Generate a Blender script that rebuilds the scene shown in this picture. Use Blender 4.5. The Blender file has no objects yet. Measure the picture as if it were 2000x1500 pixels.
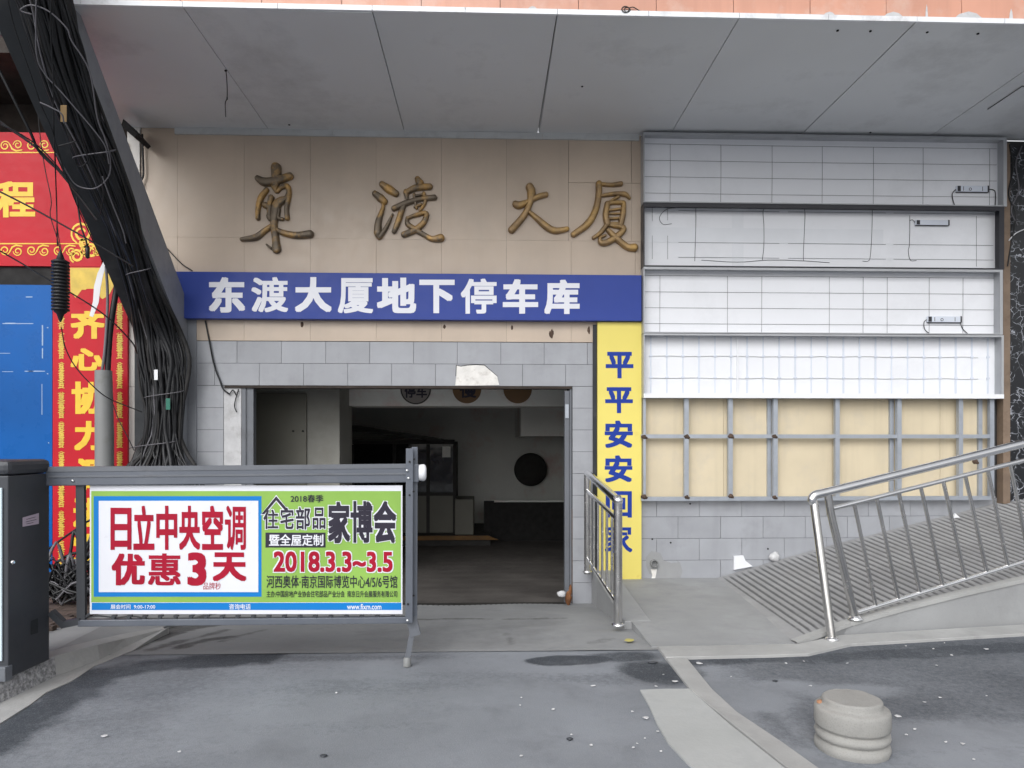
import bpy, math, random
from mathutils import Vector, Matrix, noise
R = math.radians
random.seed(7)
S = bpy.context.scene
COL = S.collection

# ------------------------------------------------------------------ camera
F = 1400.0; PSI = R(1.96); CAM = Vector((0, -7.84, 1.5)); PX0 = 1000.0; HOR = 865.0
cam = bpy.data.cameras.new('camera'); cam.sensor_width = 36; cam.lens = 36 * F / 2000
cam.shift_y = (HOR - 750) / 2000; cam.clip_end = 500
camo = bpy.data.objects.new('camera', cam); COL.objects.link(camo)
camo.location = CAM; camo.rotation_euler = (R(90), 0, -PSI); S.camera = camo
# ------------------------------------------------------------------ world, sun, exposure
W = bpy.data.worlds.new('World'); S.world = W; W.use_nodes = True
wn = W.node_tree; bg = wn.nodes['Background']
sky = wn.nodes.new('ShaderNodeTexSky'); sky.sky_type = 'NISHITA'; sky.sun_disc = False
sky.sun_elevation = R(38); sky.sun_rotation = R(203); sky.dust_density = 4; sky.air_density = 1.2; sky.ozone_density = 1
hs = wn.nodes.new('ShaderNodeHueSaturation'); hs.inputs['Saturation'].default_value = 0.12
wn.links.new(sky.outputs[0], hs.inputs['Color']); wn.links.new(hs.outputs[0], bg.inputs[0])
bg.inputs[1].default_value = 0.15
sl = bpy.data.lights.new('sun', 'SUN'); sl.energy = 0.6; sl.angle = R(60); sl.color = (.90, .95, 1)
slo = bpy.data.objects.new('sun', sl); COL.objects.link(slo)
_d = Vector((-.42, -1.0, .85)).normalized()            # towards the sun: behind the camera, high
slo.rotation_euler = _d.to_track_quat('Z', 'Y').to_euler(); slo.location = (-4, -12, 14)
S.view_settings.view_transform = 'Standard'; S.view_settings.look = 'None'
S.view_settings.gamma = 1; S.view_settings.exposure = 0.28
S.render.engine = 'CYCLES'; S.cycles.use_denoising = True; S.cycles.max_bounces = 8; S.cycles.diffuse_bounces = 5

# ------------------------------------------------------------------ measuring: a pixel of the photo to a point of a real plane
RT = Vector((math.cos(PSI), -math.sin(PSI), 0)); FW = Vector((math.sin(PSI), math.cos(PSI), 0))
def ray(px, py): return RT * ((px - PX0) / F) + FW + Vector((0, 0, (HOR - py) / F))
def onpl(px, py, p, n):
    r = ray(px, py); return CAM + r * ((p - CAM).dot(n) / r.dot(n))
def atY(px, py, Y=0.0): return onpl(px, py, Vector((0, Y, 0)), Vector((0, 1, 0)))
def atZ(px, py, z=0.0): return onpl(px, py, Vector((0, 0, z)), Vector((0, 0, 1)))
def atD(px, py, d): return CAM + ray(px, py) * d
def XA(px, Y=0.0): return atY(px, HOR, Y).x
def ZA(py, Y=0.0, px=952): return atY(px, py, Y).z

# ------------------------------------------------------------------ materials
def lin(h):
    c = [int(h[i:i + 2], 16) / 255 for i in (0, 2, 4)]
    return tuple(x / 12.92 if x < .04045 else ((x + .055) / 1.055) ** 2.4 for x in c)
def pmat(name, col, rough=.6, metal=0, var=.12, scale=2.0, bump=.0, bscale=60, dirt=None, damt=.5, dscale=1.5,
         streak=0, tint=False, wear_shade=None, spec=.5, speck=None, dlo=.52, dhi=.72, aniso=None):
    m = bpy.data.materials.new(name); m.use_nodes = True
    nt = m.node_tree; N = nt.nodes; L = nt.links; b = N['Principled BSDF']
    tc = N.new('ShaderNodeTexCoord'); co = tc.outputs['Object']
    def nz(sc, det=5, vec=co, ro=.55):
        t = N.new('ShaderNodeTexNoise'); t.inputs['Scale'].default_value = sc; t.inputs['Detail'].default_value = det
        t.inputs['Roughness'].default_value = ro; L.new(vec, t.inputs['Vector']); return t.outputs['Fac']
    def rng(v, a, bb, c, d):
        r = N.new('ShaderNodeMapRange'); L.new(v, r.inputs[0])
        for i, x in enumerate((a, bb, c, d)): r.inputs[i + 1].default_value = x
        return r.outputs[0]
    def mix(fac, A, B, mode='MIX'):
        x = N.new('ShaderNodeMix'); x.data_type = 'RGBA'; x.blend_type = mode
        if hasattr(fac, 'node'): L.new(fac, x.inputs[0])
        else: x.inputs[0].default_value = fac
        for k, v in ((6, A), (7, B)):
            if hasattr(v, 'node'): L.new(v, x.inputs[k])
            else: x.inputs[k].default_value = (*v, 1)
        return x.outputs[2]
    lo = tuple(max(0, c * (1 - var)) for c in col); hi = tuple(min(1, c * (1 + var)) for c in col)
    c = mix(rng(nz(scale), .3, .7, 0, 1), lo, hi)
    if wear_shade is not None:
        a = N.new('ShaderNodeAttribute'); a.attribute_name = 'wear_shade'
        w = N.new('ShaderNodeMath'); w.operation = 'ADD'; L.new(a.outputs['Fac'], w.inputs[0])
        L.new(rng(nz(24, 12, ro=.85), .3, .7, -.36, .36), w.inputs[1])
        w2 = rng(w.outputs[0], .12, .95, 0, .95)
        c = mix(w2, c, wear_shade)
    if speck is not None:
        v = N.new('ShaderNodeTexVoronoi'); v.inputs['Scale'].default_value = speck[1]; L.new(co, v.inputs['Vector'])
        r = rng(v.outputs['Distance'], .0, .45, 1, 0)
        mm = N.new('ShaderNodeMath'); mm.operation = 'MULTIPLY'; L.new(r, mm.inputs[0]); mm.inputs[1].default_value = speck[2]
        c = mix(mm.outputs[0], c, speck[0])
    if streak:
        mp = N.new('ShaderNodeMapping'); mp.inputs['Scale'].default_value = (9, 9, .5); L.new(co, mp.inputs[0])
        s = rng(nz(1.0, 6, mp.outputs[0]), .5, .75, 0, streak)
        c = mix(s, c, tuple(x * .55 for x in col))
    if dirt is not None:
        s = rng(nz(dscale, 9, ro=.68), dlo, dhi, 0, damt); c = mix(s, c, dirt)
    if tint:
        a = N.new('ShaderNodeAttribute'); a.attribute_name = 'tint'
        x = N.new('ShaderNodeVectorMath'); x.operation = 'SCALE'; L.new(c, x.inputs[0]); L.new(a.outputs['Fac'], x.inputs['Scale']); c = x.outputs[0]
    L.new(c, b.inputs['Base Color'])
    b.inputs['Metallic'].default_value = metal; b.inputs['Specular IOR Level'].default_value = spec
    L.new(rng(nz(scale * 3 + 4, 4), .3, .7, max(0, rough - .08), min(1, rough + .1)), b.inputs['Roughness'])
    if bump:
        bp = N.new('ShaderNodeBump'); bp.inputs['Strength'].default_value = bump; bp.inputs['Distance'].default_value = .01
        L.new(nz(bscale, 6), bp.inputs['Height']); L.new(bp.outputs[0], b.inputs['Normal'])
    return m

M = {}
M['stone'] = pmat('beige_stone', (.53, .43, .34), .42, var=.08, scale=1.3, streak=.07, tint=True, dirt=(.42, .36, .30), damt=.4, dscale=.9, bump=.05, bscale=30)
M['tile'] = pmat('grey_tile', (.335, .345, .372), .45, var=.07, scale=3, tint=True, dirt=(.23, .235, .25), damt=.5, dscale=2.2, bump=.08, bscale=40, streak=.15)
M['grout'] = pmat('dark_grout', (.05, .05, .052), .9)
M['soffit'] = pmat('painted_soffit', (.66, .675, .69), .5, var=.05, scale=.8, dirt=(.32, .32, .32), damt=.5, dscale=.8, tint=True, bump=.5, bscale=1.3)
M['trim'] = pmat('white_trim', (.78, .79, .82), .4, var=.05, dirt=(.35, .34, .33), damt=.5, dscale=6, streak=.2)
M['trimg'] = pmat('grey_trim', (.55, .56, .56), .45, var=.06, dirt=(.3, .3, .3), damt=.4, dscale=5)
M['salmon'] = pmat('salmon_tile', (.60, .30, .21), .4, var=.10, scale=1.5, tint=True, streak=.25, dirt=(.62, .45, .38), damt=.6, dscale=2.5)
M['plaster'] = pmat('rough_plaster', (.52, .52, .53), .9, var=.12, scale=8, bump=.5, bscale=25, dirt=(.3, .29, .28), damt=.6, dscale=7)
M['plasterw'] = pmat('bare_white_plaster', (.78, .76, .73), .95, var=.12, scale=9, bump=.6, bscale=22, dirt=(.4, .36, .32), damt=.6, dscale=14)
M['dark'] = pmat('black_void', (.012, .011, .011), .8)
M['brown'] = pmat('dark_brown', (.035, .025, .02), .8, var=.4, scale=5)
M['steel'] = pmat('dark_painted_steel', (.027, .030, .034), .55, spec=.3, var=.15, scale=2, dirt=(.07, .07, .07), damt=.5, dscale=4, streak=.3)
M['steel2'] = pmat('grey_painted_steel', (.135, .145, .165), .45, var=.12, scale=2, dirt=(.07, .07, .075), damt=.5, dscale=4, streak=.3)
M['steel_lit'] = pmat('lit_side_grey_steel', (.26, .27, .295), .5, var=.1, scale=2, dirt=(.12, .12, .13), damt=.5, dscale=4, streak=.25)  # lighter copy of the beam steel, light on its side put into colour
M['cable'] = pmat('black_cable', (.013, .0135, .0155), .42, var=.35, scale=3, dirt=(.04, .04, .044), damt=.5, dscale=4, spec=.4)
M['cableg'] = pmat('grey_cable', (.14, .135, .15), .5, var=.2)
M['cablew'] = pmat('white_cable', (.7, .7, .72), .5, var=.06)
M['bronze'] = pmat('worn_bronze', (.27, .175, .085), .42, metal=.35, var=.35, scale=6, dirt=(.50, .31, .10), damt=.9, dscale=5, dlo=.48, dhi=.66, bump=.12, bscale=40)
M['bronzed'] = pmat('dark_worn_bronze', (.14, .108, .075), .45, metal=.3, var=.35, scale=6, dirt=(.46, .27, .085), damt=1.0, dscale=3.5, dlo=.47, dhi=.60, bump=.12, bscale=40)
M['bluesign'] = pmat('blue_vinyl', (.033, .062, .30), .4, bump=.35, bscale=2.2, spec=.25, var=.06, scale=2, streak=.08)
M['yellow'] = pmat('yellow_vinyl', (.78, .66, .17), .45, bump=.35, bscale=2.2, spec=.25, var=.03, dirt=(.55, .38, .08), damt=.35, dscale=8, dlo=.62, dhi=.75)
M['ink'] = pmat('blue_ink', (.015, .045, .30), .4, spec=.2, var=.05)
M['white'] = pmat('white_paint', (.80, .81, .84), .45, var=.03)
M['paper'] = pmat('white_print', (.76, .77, .83), .35, bump=.35, bscale=2.2, var=.03)
M['boxback'] = pmat('white_light_box_back', (.82, .83, .865), .4, var=.03, scale=1, dirt=(.6, .61, .63), damt=.3, dscale=2)
M['boxframe'] = pmat('grey_aluminium', (.42, .43, .45), .4, metal=.2, var=.08, dirt=(.3, .3, .3), damt=.4, dscale=5)
M['blackframe'] = pmat('black_aluminium', (.025, .025, .032), .4, var=.1)
M['wire'] = pmat('thin_grey_wire', (.085, .085, .10), .6)
M['led'] = pmat('led_strip', (.66, .70, .78), .5, var=.06)
M['galv'] = pmat('galvanised_tube', (.40, .43, .48), .42, metal=.45, var=.14, scale=6, dirt=(.25, .26, .28), damt=.5, dscale=6)
M['rust'] = pmat('rust', (.09, .058, .042), .9, var=.4, scale=15, bump=.6, bscale=60)
M['cream'] = pmat('cream_board', (.63, .54, .385), .6, var=.08, scale=1.4, dirt=(.52, .46, .37), damt=.65, dscale=2.0, streak=.22)
M['wood'] = pmat('brown_batten', (.20, .145, .105), .8, var=.2, scale=5, dirt=(.10, .06, .04), damt=.7, dscale=6)
M['cabled'] = pmat('dusty_black_cable', (.030, .029, .029), .65, var=.4, scale=5, spec=.25)
M['scuff'] = pmat('pale_scuff', (.35, .45, .60), .6)
M['scrap'] = pmat('dusty_scrap', (.58, .58, .59), .7, var=.15, scale=30)
M['steel_darkrefl'] = pmat('stainless_steel_dark_reflection', (.66, .65, .64), .2, metal=1, var=.1, scale=3)  # darker stainless copy for posts and balusters, dark street reflection put into its colour
M['pil'] = pmat('pale_pilaster', (.60, .575, .545), .5, var=.06, dirt=(.4, .38, .35), damt=.4, dscale=4, tint=True)
M['steelss'] = pmat('stainless_steel', (.92, .92, .93), .17, metal=1, var=.05, scale=3)
M['concrete'] = pmat('concrete', (.315, .32, .325), .85, var=.13, scale=1.3, bump=.25, bscale=35, dirt=(.22, .22, .225), damt=.55, dscale=1.6, speck=((.2, .2, .2), 90, .12))
M['driveway'] = pmat('drive_concrete', (.275, .28, .285), .8, var=.14, scale=.9, bump=.2, bscale=35, dirt=(.15, .152, .158), damt=.6, dscale=1.0, wear_shade=(.075, .075, .074))
M['ramp'] = pmat('ribbed_concrete', (.33, .33, .335), .85, var=.14, scale=2, bump=.25, bscale=40, dirt=(.19, .185, .185), damt=.45, dscale=1.7, wear_shade=(.10, .10, .105))
M['kerb'] = pmat('kerb_concrete', (.38, .38, .375), .85, var=.12, scale=2.5, bump=.35, bscale=40, dirt=(.25, .25, .25), damt=.55, dscale=3)
M['rough'] = pmat('rough_kerb_face', (.34, .34, .35), .95, var=.55, scale=40, speck=((.10, .10, .105), 60, .7), bump=1.0, bscale=30)
M['asphalt'] = pmat('dusty_asphalt', (.225, .24, .265), .8, var=.16, scale=1.1, dirt=(.15, .158, .175), damt=.55, dscale=2.6, bump=.3, bscale=160, wear_shade=(.036, .043, .055), speck=((.36, .365, .375), 95, .26))
M['patch'] = pmat('pale_concrete_patch', (.42, .43, .425), .85, var=.1, scale=2, bump=.25, bscale=40, dirt=(.33, .335, .34), damt=.6, dscale=2.2)
M['bollard'] = pmat('granite_bollard', (.32, .315, .30), .8, var=.1, scale=6, bump=.2, bscale=60, dirt=(.27, .255, .235), damt=.6, dscale=6, speck=((.19, .19, .18), 110, .4))
M['gate'] = pmat('gate_grey_paint', (.115, .128, .155), .4, metal=.1, var=.06, dirt=(.17, .18, .2), damt=.35, dscale=4)
M['gatedark'] = pmat('gate_dark_paint', (.045, .049, .058), .45, var=.1, dirt=(.05, .052, .06), damt=.5, dscale=5)
M['green'] = pmat('green_print', (.27, .47, .095), .4, bump=.35, bscale=2.2, spec=.25, var=.10, scale=2.5)
M['cyan'] = pmat('blue_print', (.008, .20, .58), .4, spec=.25, var=.04)
M['redink'] = pmat('red_print', (.37, .007, .03), .45, spec=.2, var=.1, scale=6)
M['navy'] = pmat('dark_print', (.018, .014, .032), .4, var=.2)
M['red'] = pmat('red_banner', (.50, .010, .022), .4, bump=.35, bscale=2.2, spec=.22, var=.08, scale=2)
M['gold'] = pmat('yellow_print', (.80, .52, .03), .4, var=.08, scale=9)
M['goldd'] = pmat('dull_yellow_print', (.66, .46, .06), .45, var=.15, scale=9)
M['hoard'] = pmat('blue_glossy_sheet', (.003, .10, .37), .3, var=.2, scale=.8, spec=.18)
M['pvc'] = pmat('grey_pvc', (.22, .225, .225), .5, var=.08, dirt=(.15, .145, .13), damt=.5, dscale=6)
M['marble'] = None
M['gwall'] = pmat('garage_white_wall', (.80, .80, .76), .8, var=.08, scale=1, dirt=(.6, .25, .22), damt=.5, dscale=1.2)
M['gpier'] = pmat('garage_grey_wall', (.27, .265, .24), .8, var=.08, dirt=(.18, .17, .15), damt=.5, dscale=1.5)
M['gdark'] = pmat('garage_dark', (.03, .028, .026), .7, var=.2)
M['gpanel'] = pmat('olive_metal_panel', (.14, .135, .11), .5, var=.08)
M['gfloor'] = pmat('garage_floor', (.10, .092, .086), .7, var=.3, scale=1.2, spec=.25, dirt=(.05, .045, .043), damt=.7, dscale=1.5)
M['amber'] = pmat('amber_paint', (.17, .08, .015), .6, var=.3, scale=4)
M['glassd'] = pmat('dark_glass', (.012, .013, .014), .08, var=.1)
M['discw'] = pmat('white_sticker', (.30, .27, .25), .5)
M['disco'] = pmat('orange_sticker', (.20, .11, .045), .5)
M['orange'] = pmat('orange_foam', (.22, .09, .035), .9, var=.3, scale=20, bump=.5)
M['brick'] = pmat('brown_paver', (.085, .06, .05), .85, var=.25, scale=6, tint=True)
M['leafg'] = pmat('green_label', (.02, .16, .11), .6)
def marble():
    m = bpy.data.materials.new('black_veined_marble'); m.use_nodes = True; nt = m.node_tree; N = nt.nodes; L = nt.links
    b = N['Principled BSDF']; tc = N.new('ShaderNodeTexCoord')
    d = N.new('ShaderNodeTexNoise'); d.inputs['Scale'].default_value = 4; d.inputs['Detail'].default_value = 4; L.new(tc.outputs['Object'], d.inputs['Vector'])
    mx = N.new('ShaderNodeVectorMath'); mx.operation = 'MULTIPLY_ADD'; L.new(d.outputs['Color'], mx.inputs[0]); mx.inputs[1].default_value = (.28, .28, .28); L.new(tc.outputs['Object'], mx.inputs[2])
    cols = []
    for sc, wd in ((5, .02), (13, .05)):
        v = N.new('ShaderNodeTexVoronoi'); v.feature = 'DISTANCE_TO_EDGE'; v.inputs['Scale'].default_value = sc; L.new(mx.outputs[0], v.inputs['Vector'])
        r = N.new('ShaderNodeMapRange'); L.new(v.outputs['Distance'], r.inputs[0]); r.inputs[1].default_value = 0; r.inputs[2].default_value = wd; r.inputs[3].default_value = 1; r.inputs[4].default_value = 0
        n2 = N.new('ShaderNodeTexNoise'); n2.inputs['Scale'].default_value = sc * .8; L.new(tc.outputs['Object'], n2.inputs['Vector'])
        r2 = N.new('ShaderNodeMapRange'); L.new(n2.outputs['Fac'], r2.inputs[0]); r2.inputs[1].default_value = .47; r2.inputs[2].default_value = .62
        mm = N.new('ShaderNodeMath'); mm.operation = 'MULTIPLY'; L.new(r.outputs[0], mm.inputs[0]); L.new(r2.outputs[0], mm.inputs[1]); cols.append(mm.outputs[0])
    a = N.new('ShaderNodeMath'); a.operation = 'MAXIMUM'; L.new(cols[0], a.inputs[0]); L.new(cols[1], a.inputs[1])
    x = N.new('ShaderNodeMix'); x.data_type = 'RGBA'; L.new(a.outputs[0], x.inputs[0]); x.inputs[6].default_value = (.012, .013, .016, 1); x.inputs[7].default_value = (.5, .52, .58, 1)
    L.new(x.outputs[2], b.inputs['Base Color']); b.inputs['Roughness'].default_value = .3
    return m
M['marble'] = marble()

# ------------------------------------------------------------------ mesh building
ORG = {}
class MB:
    def __init__(s): s.v = []; s.f = []; s.t = []; s.sm = []; s.tint = 1.0; s.wv = None
    def add(s, vs, fs, smooth=False):
        o = len(s.v); s.v += [Vector(v) for v in vs]
        for f in fs: s.f.append([o + i for i in f]); s.t.append(s.tint); s.sm.append(smooth)
        return s
    def box(s, x0, x1, y0, y1, z0, z1):
        x0, x1 = sorted((x0, x1)); y0, y1 = sorted((y0, y1)); z0, z1 = sorted((z0, z1))
        v = [(x0, y0, z0), (x1, y0, z0), (x1, y1, z0), (x0, y1, z0), (x0, y0, z1), (x1, y0, z1), (x1, y1, z1), (x0, y1, z1)]
        return s.add(v, [(3, 2, 1, 0), (4, 5, 6, 7), (0, 1, 5, 4), (1, 2, 6, 5), (2, 3, 7, 6), (3, 0, 4, 7)])
    def bar(s, a, b, w, h, up=(0, 0, 1)):                    # rectangular bar a->b, w across, h along up
        a = Vector(a); b = Vector(b); d = (b - a).normalized(); u = Vector(up); u = (u - d * u.dot(d)).normalized(); r = d.cross(u)
        v = []
        for p in (a, b):
            for i, j in ((-1, -1), (1, -1), (1, 1), (-1, 1)): v.append(p + r * (w / 2 * i) + u * (h / 2 * j))
        return s.add(v, [(0, 1, 2, 3), (7, 6, 5, 4), (0, 4, 5, 1), (1, 5, 6, 2), (2, 6, 7, 3), (3, 7, 4, 0)])
    def prism(s, poly, ext):                                  # closed polygon of 3D points, pushed by ext
        e = Vector(ext); n = len(poly); P = [Vector(p) for p in poly]
        return s.add(P + [p + e for p in P], [tuple(range(n)), tuple(range(2 * n - 1, n - 1, -1))] + [(i, n + i, n + (i + 1) % n, (i + 1) % n) for i in range(n)])
    def tube(s, pts, r, n=8, caps=True):
        P = [Vector(p) for p in pts]; m = len(P); rr = r if isinstance(r, (list, tuple)) else [r] * m
        vs = []; u = None
        for i, p in enumerate(P):
            d = (P[min(i + 1, m - 1)] - P[max(i - 1, 0)])
            d = d.normalized() if d.length > 1e-9 else Vector((0, 0, 1))
            if u is None: u = d.orthogonal().normalized()
            u = (u - d * u.dot(d)); u = u.normalized() if u.length > 1e-6 else d.orthogonal().normalized()
            w = d.cross(u)
            for k in range(n):
                a = 2 * math.pi * k / n; vs.append(p + (u * math.cos(a) + w * math.sin(a)) * rr[i])
        fs = [(i * n + k, i * n + (k + 1) % n, (i + 1) * n + (k + 1) % n, (i + 1) * n + k) for i in range(m - 1) for k in range(n)]
        s.add(vs, fs, True)
        if caps: s.add(vs[:n][::-1] + vs[-n:], [tuple(range(n)), tuple(range(n, 2 * n))])
        return s
    def lathe(s, base, prof, n=32, axis=(0, 0, 1)):
        ax = Vector(axis).normalized(); u = ax.orthogonal().normalized(); w = ax.cross(u); b = Vector(base); vs = []
        for r, z in prof:
            for k in range(n):
                a = 2 * math.pi * k / n; vs.append(b + ax * z + (u * math.cos(a) + w * math.sin(a)) * r)
        m = len(prof)
        s.add(vs, [(i * n + k, i * n + (k + 1) % n, (i + 1) * n + (k + 1) % n, (i + 1) * n + k) for i in range(m - 1) for k in range(n)], True)
        return s.add(vs[:n][::-1] + vs[-n:], [tuple(range(n)), tuple(range(n, 2 * n))])
    def lump(s, c, r, seed=0, sq=(1, 1, 1)):
        c = Vector(c); vs = []; n = 8; m = 6
        for i in range(m + 1):
            for k in range(n):
                t = math.pi * i / m; a = 2 * math.pi * k / n
                d = Vector((math.sin(t) * math.cos(a), math.sin(t) * math.sin(a), math.cos(t)))
                q = r * (1 + .45 * noise.noise(d * 1.6 + Vector((seed * 3.1, seed, 0))))
                vs.append(c + Vector((d.x * q * sq[0], d.y * q * sq[1], d.z * q * sq[2])))
        return s.add(vs, [(i * n + k, i * n + (k + 1) % n, (i + 1) * n + (k + 1) % n, (i + 1) * n + k) for i in range(m) for k in range(n)], True)
    def build(s, name, mat, parent=None, bevel=0):
        me = bpy.data.meshes.new(name)
        if parent is None:
            xs = [v.x for v in s.v]; ys = [v.y for v in s.v]; zs = [v.z for v in s.v]
            org = Vector(((min(xs) + max(xs)) / 2, (min(ys) + max(ys)) / 2, min(zs)))
        else: org = ORG[parent.name]
        me.from_pydata([v - org for v in s.v], [], s.f)
        me.polygons.foreach_set('use_smooth', s.sm)
        a = me.attributes.new('tint', 'FLOAT', 'FACE'); a.data.foreach_set('value', s.t)
        if s.wv: a = me.attributes.new('wear_shade', 'FLOAT', 'POINT'); a.data.foreach_set('value', s.wv)
        me.materials.append(M[mat] if isinstance(mat, str) else mat); me.update()
        o = bpy.data.objects.new(name, me); COL.objects.link(o)
        if parent is None: o.location = org
        else: o.parent = parent
        ORG[o.name] = org
        if bevel:
            bm = o.modifiers.new('bevel', 'BEVEL'); bm.width = bevel; bm.segments = 2; bm.limit_method = 'ANGLE'
        return o
def tag(o, label, cat=None, group=None, kind=None):
    if label: o['label'] = label
    if cat: o['category'] = cat
    if group: o['group'] = group
    if kind: o['kind'] = kind
    return o
def thing(name, label, cat, loc, group=None):
    o = bpy.data.objects.new(name, None); COL.objects.link(o); o.empty_display_size = .1
    o.location = loc; ORG[o.name] = Vector(loc); return tag(o, label, cat, group)
def struct(o): o['kind'] = 'structure'; return o
def smooth(pts, k=8):                                          # Catmull-Rom through points
    P = [Vector(p) for p in pts]; P = [P[0] * 2 - P[1]] + P + [P[-1] * 2 - P[-2]]; out = []
    for i in range(1, len(P) - 2):
        a, b, c, d = P[i - 1:i + 3]
        for j in range(k):
            t = j / k
            out.append(.5 * ((2 * b) + (c - a) * t + (2 * a - 5 * b + 4 * c - d) * t * t + (3 * b - a - 3 * c + d) * t ** 3))
    return out + [P[-2]]

# lettering: a glyph outline laid into a rectangle of a sign face
def glyphs(body):
    cu = bpy.data.curves.new('glyph', 'FONT'); cu.body = body; cu.resolution_u = 3
    o = bpy.data.objects.new('glyph', cu); COL.objects.link(o)
    dg = bpy.context.evaluated_depsgraph_get(); dg.update()
    me = bpy.data.meshes.new_from_object(o.evaluated_get(dg))
    v = [(p.co.x, p.co.y) for p in me.vertices]; f = [tuple(p.vertices) for p in me.polygons]
    bpy.data.objects.remove(o); bpy.data.curves.remove(cu); bpy.data.meshes.remove(me)
    return v, f
def put(mb, body, pl, rect, bold=.0, lift=.003, pad=0):
    """pl(px,py) gives the point on the sign face; rect in photo pixels; the glyphs fill it, each stroke fattened
    by laying slightly shifted copies a hair apart"""
    v, f = glyphs(body)
    x0, y0, x1, y1 = rect; xs = [a for a, b in v]; ys = [b for a, b in v]
    ax, bx, ay, by = min(xs) - bold, max(xs) + bold, min(ys) - bold, max(ys) + bold
    A = pl(x0 - pad, y1 + pad); U = pl(x1 + pad, y1 + pad) - A; V = pl(x0 - pad, y0 - pad) - A
    n = U.cross(V).normalized()
    offs = [(0, 0)] if bold <= 0 else [(i, j) for i in (-1, 0, 1) for j in (-1, 0, 1)]
    for i, (p, q) in enumerate(offs):
        dx = bold * p; dy = bold * q * .9; nn = n * (lift + .00008 * i)
        mb.add([A + U * ((a + dx - ax) / (bx - ax)) + V * ((b + dy - ay) / (by - ay)) + nn for a, b in v], f)
    return mb
def chars(parent, mat, pl, items, bold, lift, name='character'):
    for ch, r in items: put(MB(), ch, pl, r, bold * (.62 if ch in '厦渡惠停博调家' else 1), lift).build(name, mat, parent)
def sheet(mb, pl, rect, lift, thick=.0015):
    x0, y0, x1, y1 = rect; A = pl(x0, y1); B = pl(x1, y1); C = pl(x1, y0); D = pl(x0, y0)
    n = (B - A).cross(D - A).normalized()
    return mb.prism([p + n * lift for p in (A, B, C, D)], n * -thick)

def tiles(mb, x0, x1, z0, z1, tw, th, xo, zo, y, gap=.004, depth=.012, var=.05, stagger=True, gy=None):
    """rectangular cladding pieces with open joints, clipped to a rectangle"""
    i0 = int(math.floor((z0 - zo) / th)) - 1; i1 = int(math.ceil((z1 - zo) / th)) + 1
    for i in range(i0, i1):
        off = xo + (tw / 2 if stagger and i % 2 else 0)
        j0 = int(math.floor((x0 - off) / tw)) - 1; j1 = int(math.ceil((x1 - off) / tw)) + 1
        for j in range(j0, j1):
            a = max(x0, off + j * tw + gap / 2); b = min(x1, off + (j + 1) * tw - gap / 2)
            c = max(z0, zo + i * th + gap / 2); d = min(z1, zo + (i + 1) * th - gap / 2)
            if b - a < .012 or d - c < .012: continue
            mb.tint = 1 + random.uniform(-var, var); dy = random.uniform(-.0012, .0012)
            mb.box(a, b, y + dy - depth, y + dy, c, d)
    mb.tint = 1.0

# ------------------------------------------------------------------ ground
TH = -.264                                                   # garage threshold level
XL = XA(472); XR = XA(1112)                                  # door opening
yF = atZ(1000, 1270).y                                       # front of the drive and landing
WX = 1.20                                                    # drive / landing border
def blob(v, c, rx, ry, amt, soft=.5):
    d = math.hypot((v.x - c[0]) / rx, (v.y - c[1]) / ry)
    d += .35 * noise.noise(Vector((v.x * 2.3, v.y * 2.3, c[0]))) + .12 * noise.noise(Vector((v.x * 9, v.y * 9, 3)))
    return amt * max(0, min(1, (1.0 - d) / soft + .5))
BL = []
def pb(px, py, rx, ry, amt, soft=.5):
    p = atZ(px, py); BL.append(((p.x, p.y), rx, ry, amt, soft))
pb(640, 1286, .9, .07, .45, .8); pb(470, 1283, .35, .05, .8, .7)
pb(1110, 1290, .32, .13, 1.3, .2); pb(1215, 1283, .3, .12, .85); pb(1285, 1312, .26, .24, .95, .4); pb(1180, 1325, .42, .13, .42, .9)
pb(700, 1340, .8, .14, .28, .9); pb(960, 1320, .6, .10, .22, .9); pb(250, 1480, .6, .3, .2, .9); pb(620, 1420, .5, .10, .2, .9)
BAND = [([(-150, 1520), (0, 1440), (110, 1368), (200, 1318), (300, 1300), (420, 1290), (520, 1280)], .17, 1.0), ([(1350, 1290), (1500, 1285), (1640, 1284), (2000, 1262), (2400, 1240)], .14, .95), ([(1600, 1400), (1560, 1450), (1500, 1400)], .05, .5)]
BAND = [([atZ(px, py) for px, py in p], h, a) for p, h, a in BAND]
KD = [atZ(px, py) for px, py in ((1340, 1283), (1440, 1390), (1600, 1500), (1720, 1590))]
def segd(p, a, b):
    ab = b - a; t = max(0, min(1, (p - a).dot(ab) / ab.length_squared)); return (p - a - ab * t).length
LT = []
for px, py, rx, ry in ((1455, 1365, .26, .20), (1540, 1340, .20, .12), (1500, 1440, .22, .14), (1850, 1440, .5, .22), (1950, 1490, .5, .2), (1650, 1350, .3, .10)):
    p = atZ(px, py); LT.append(((p.x, p.y), rx, ry, .62, .9))
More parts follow.
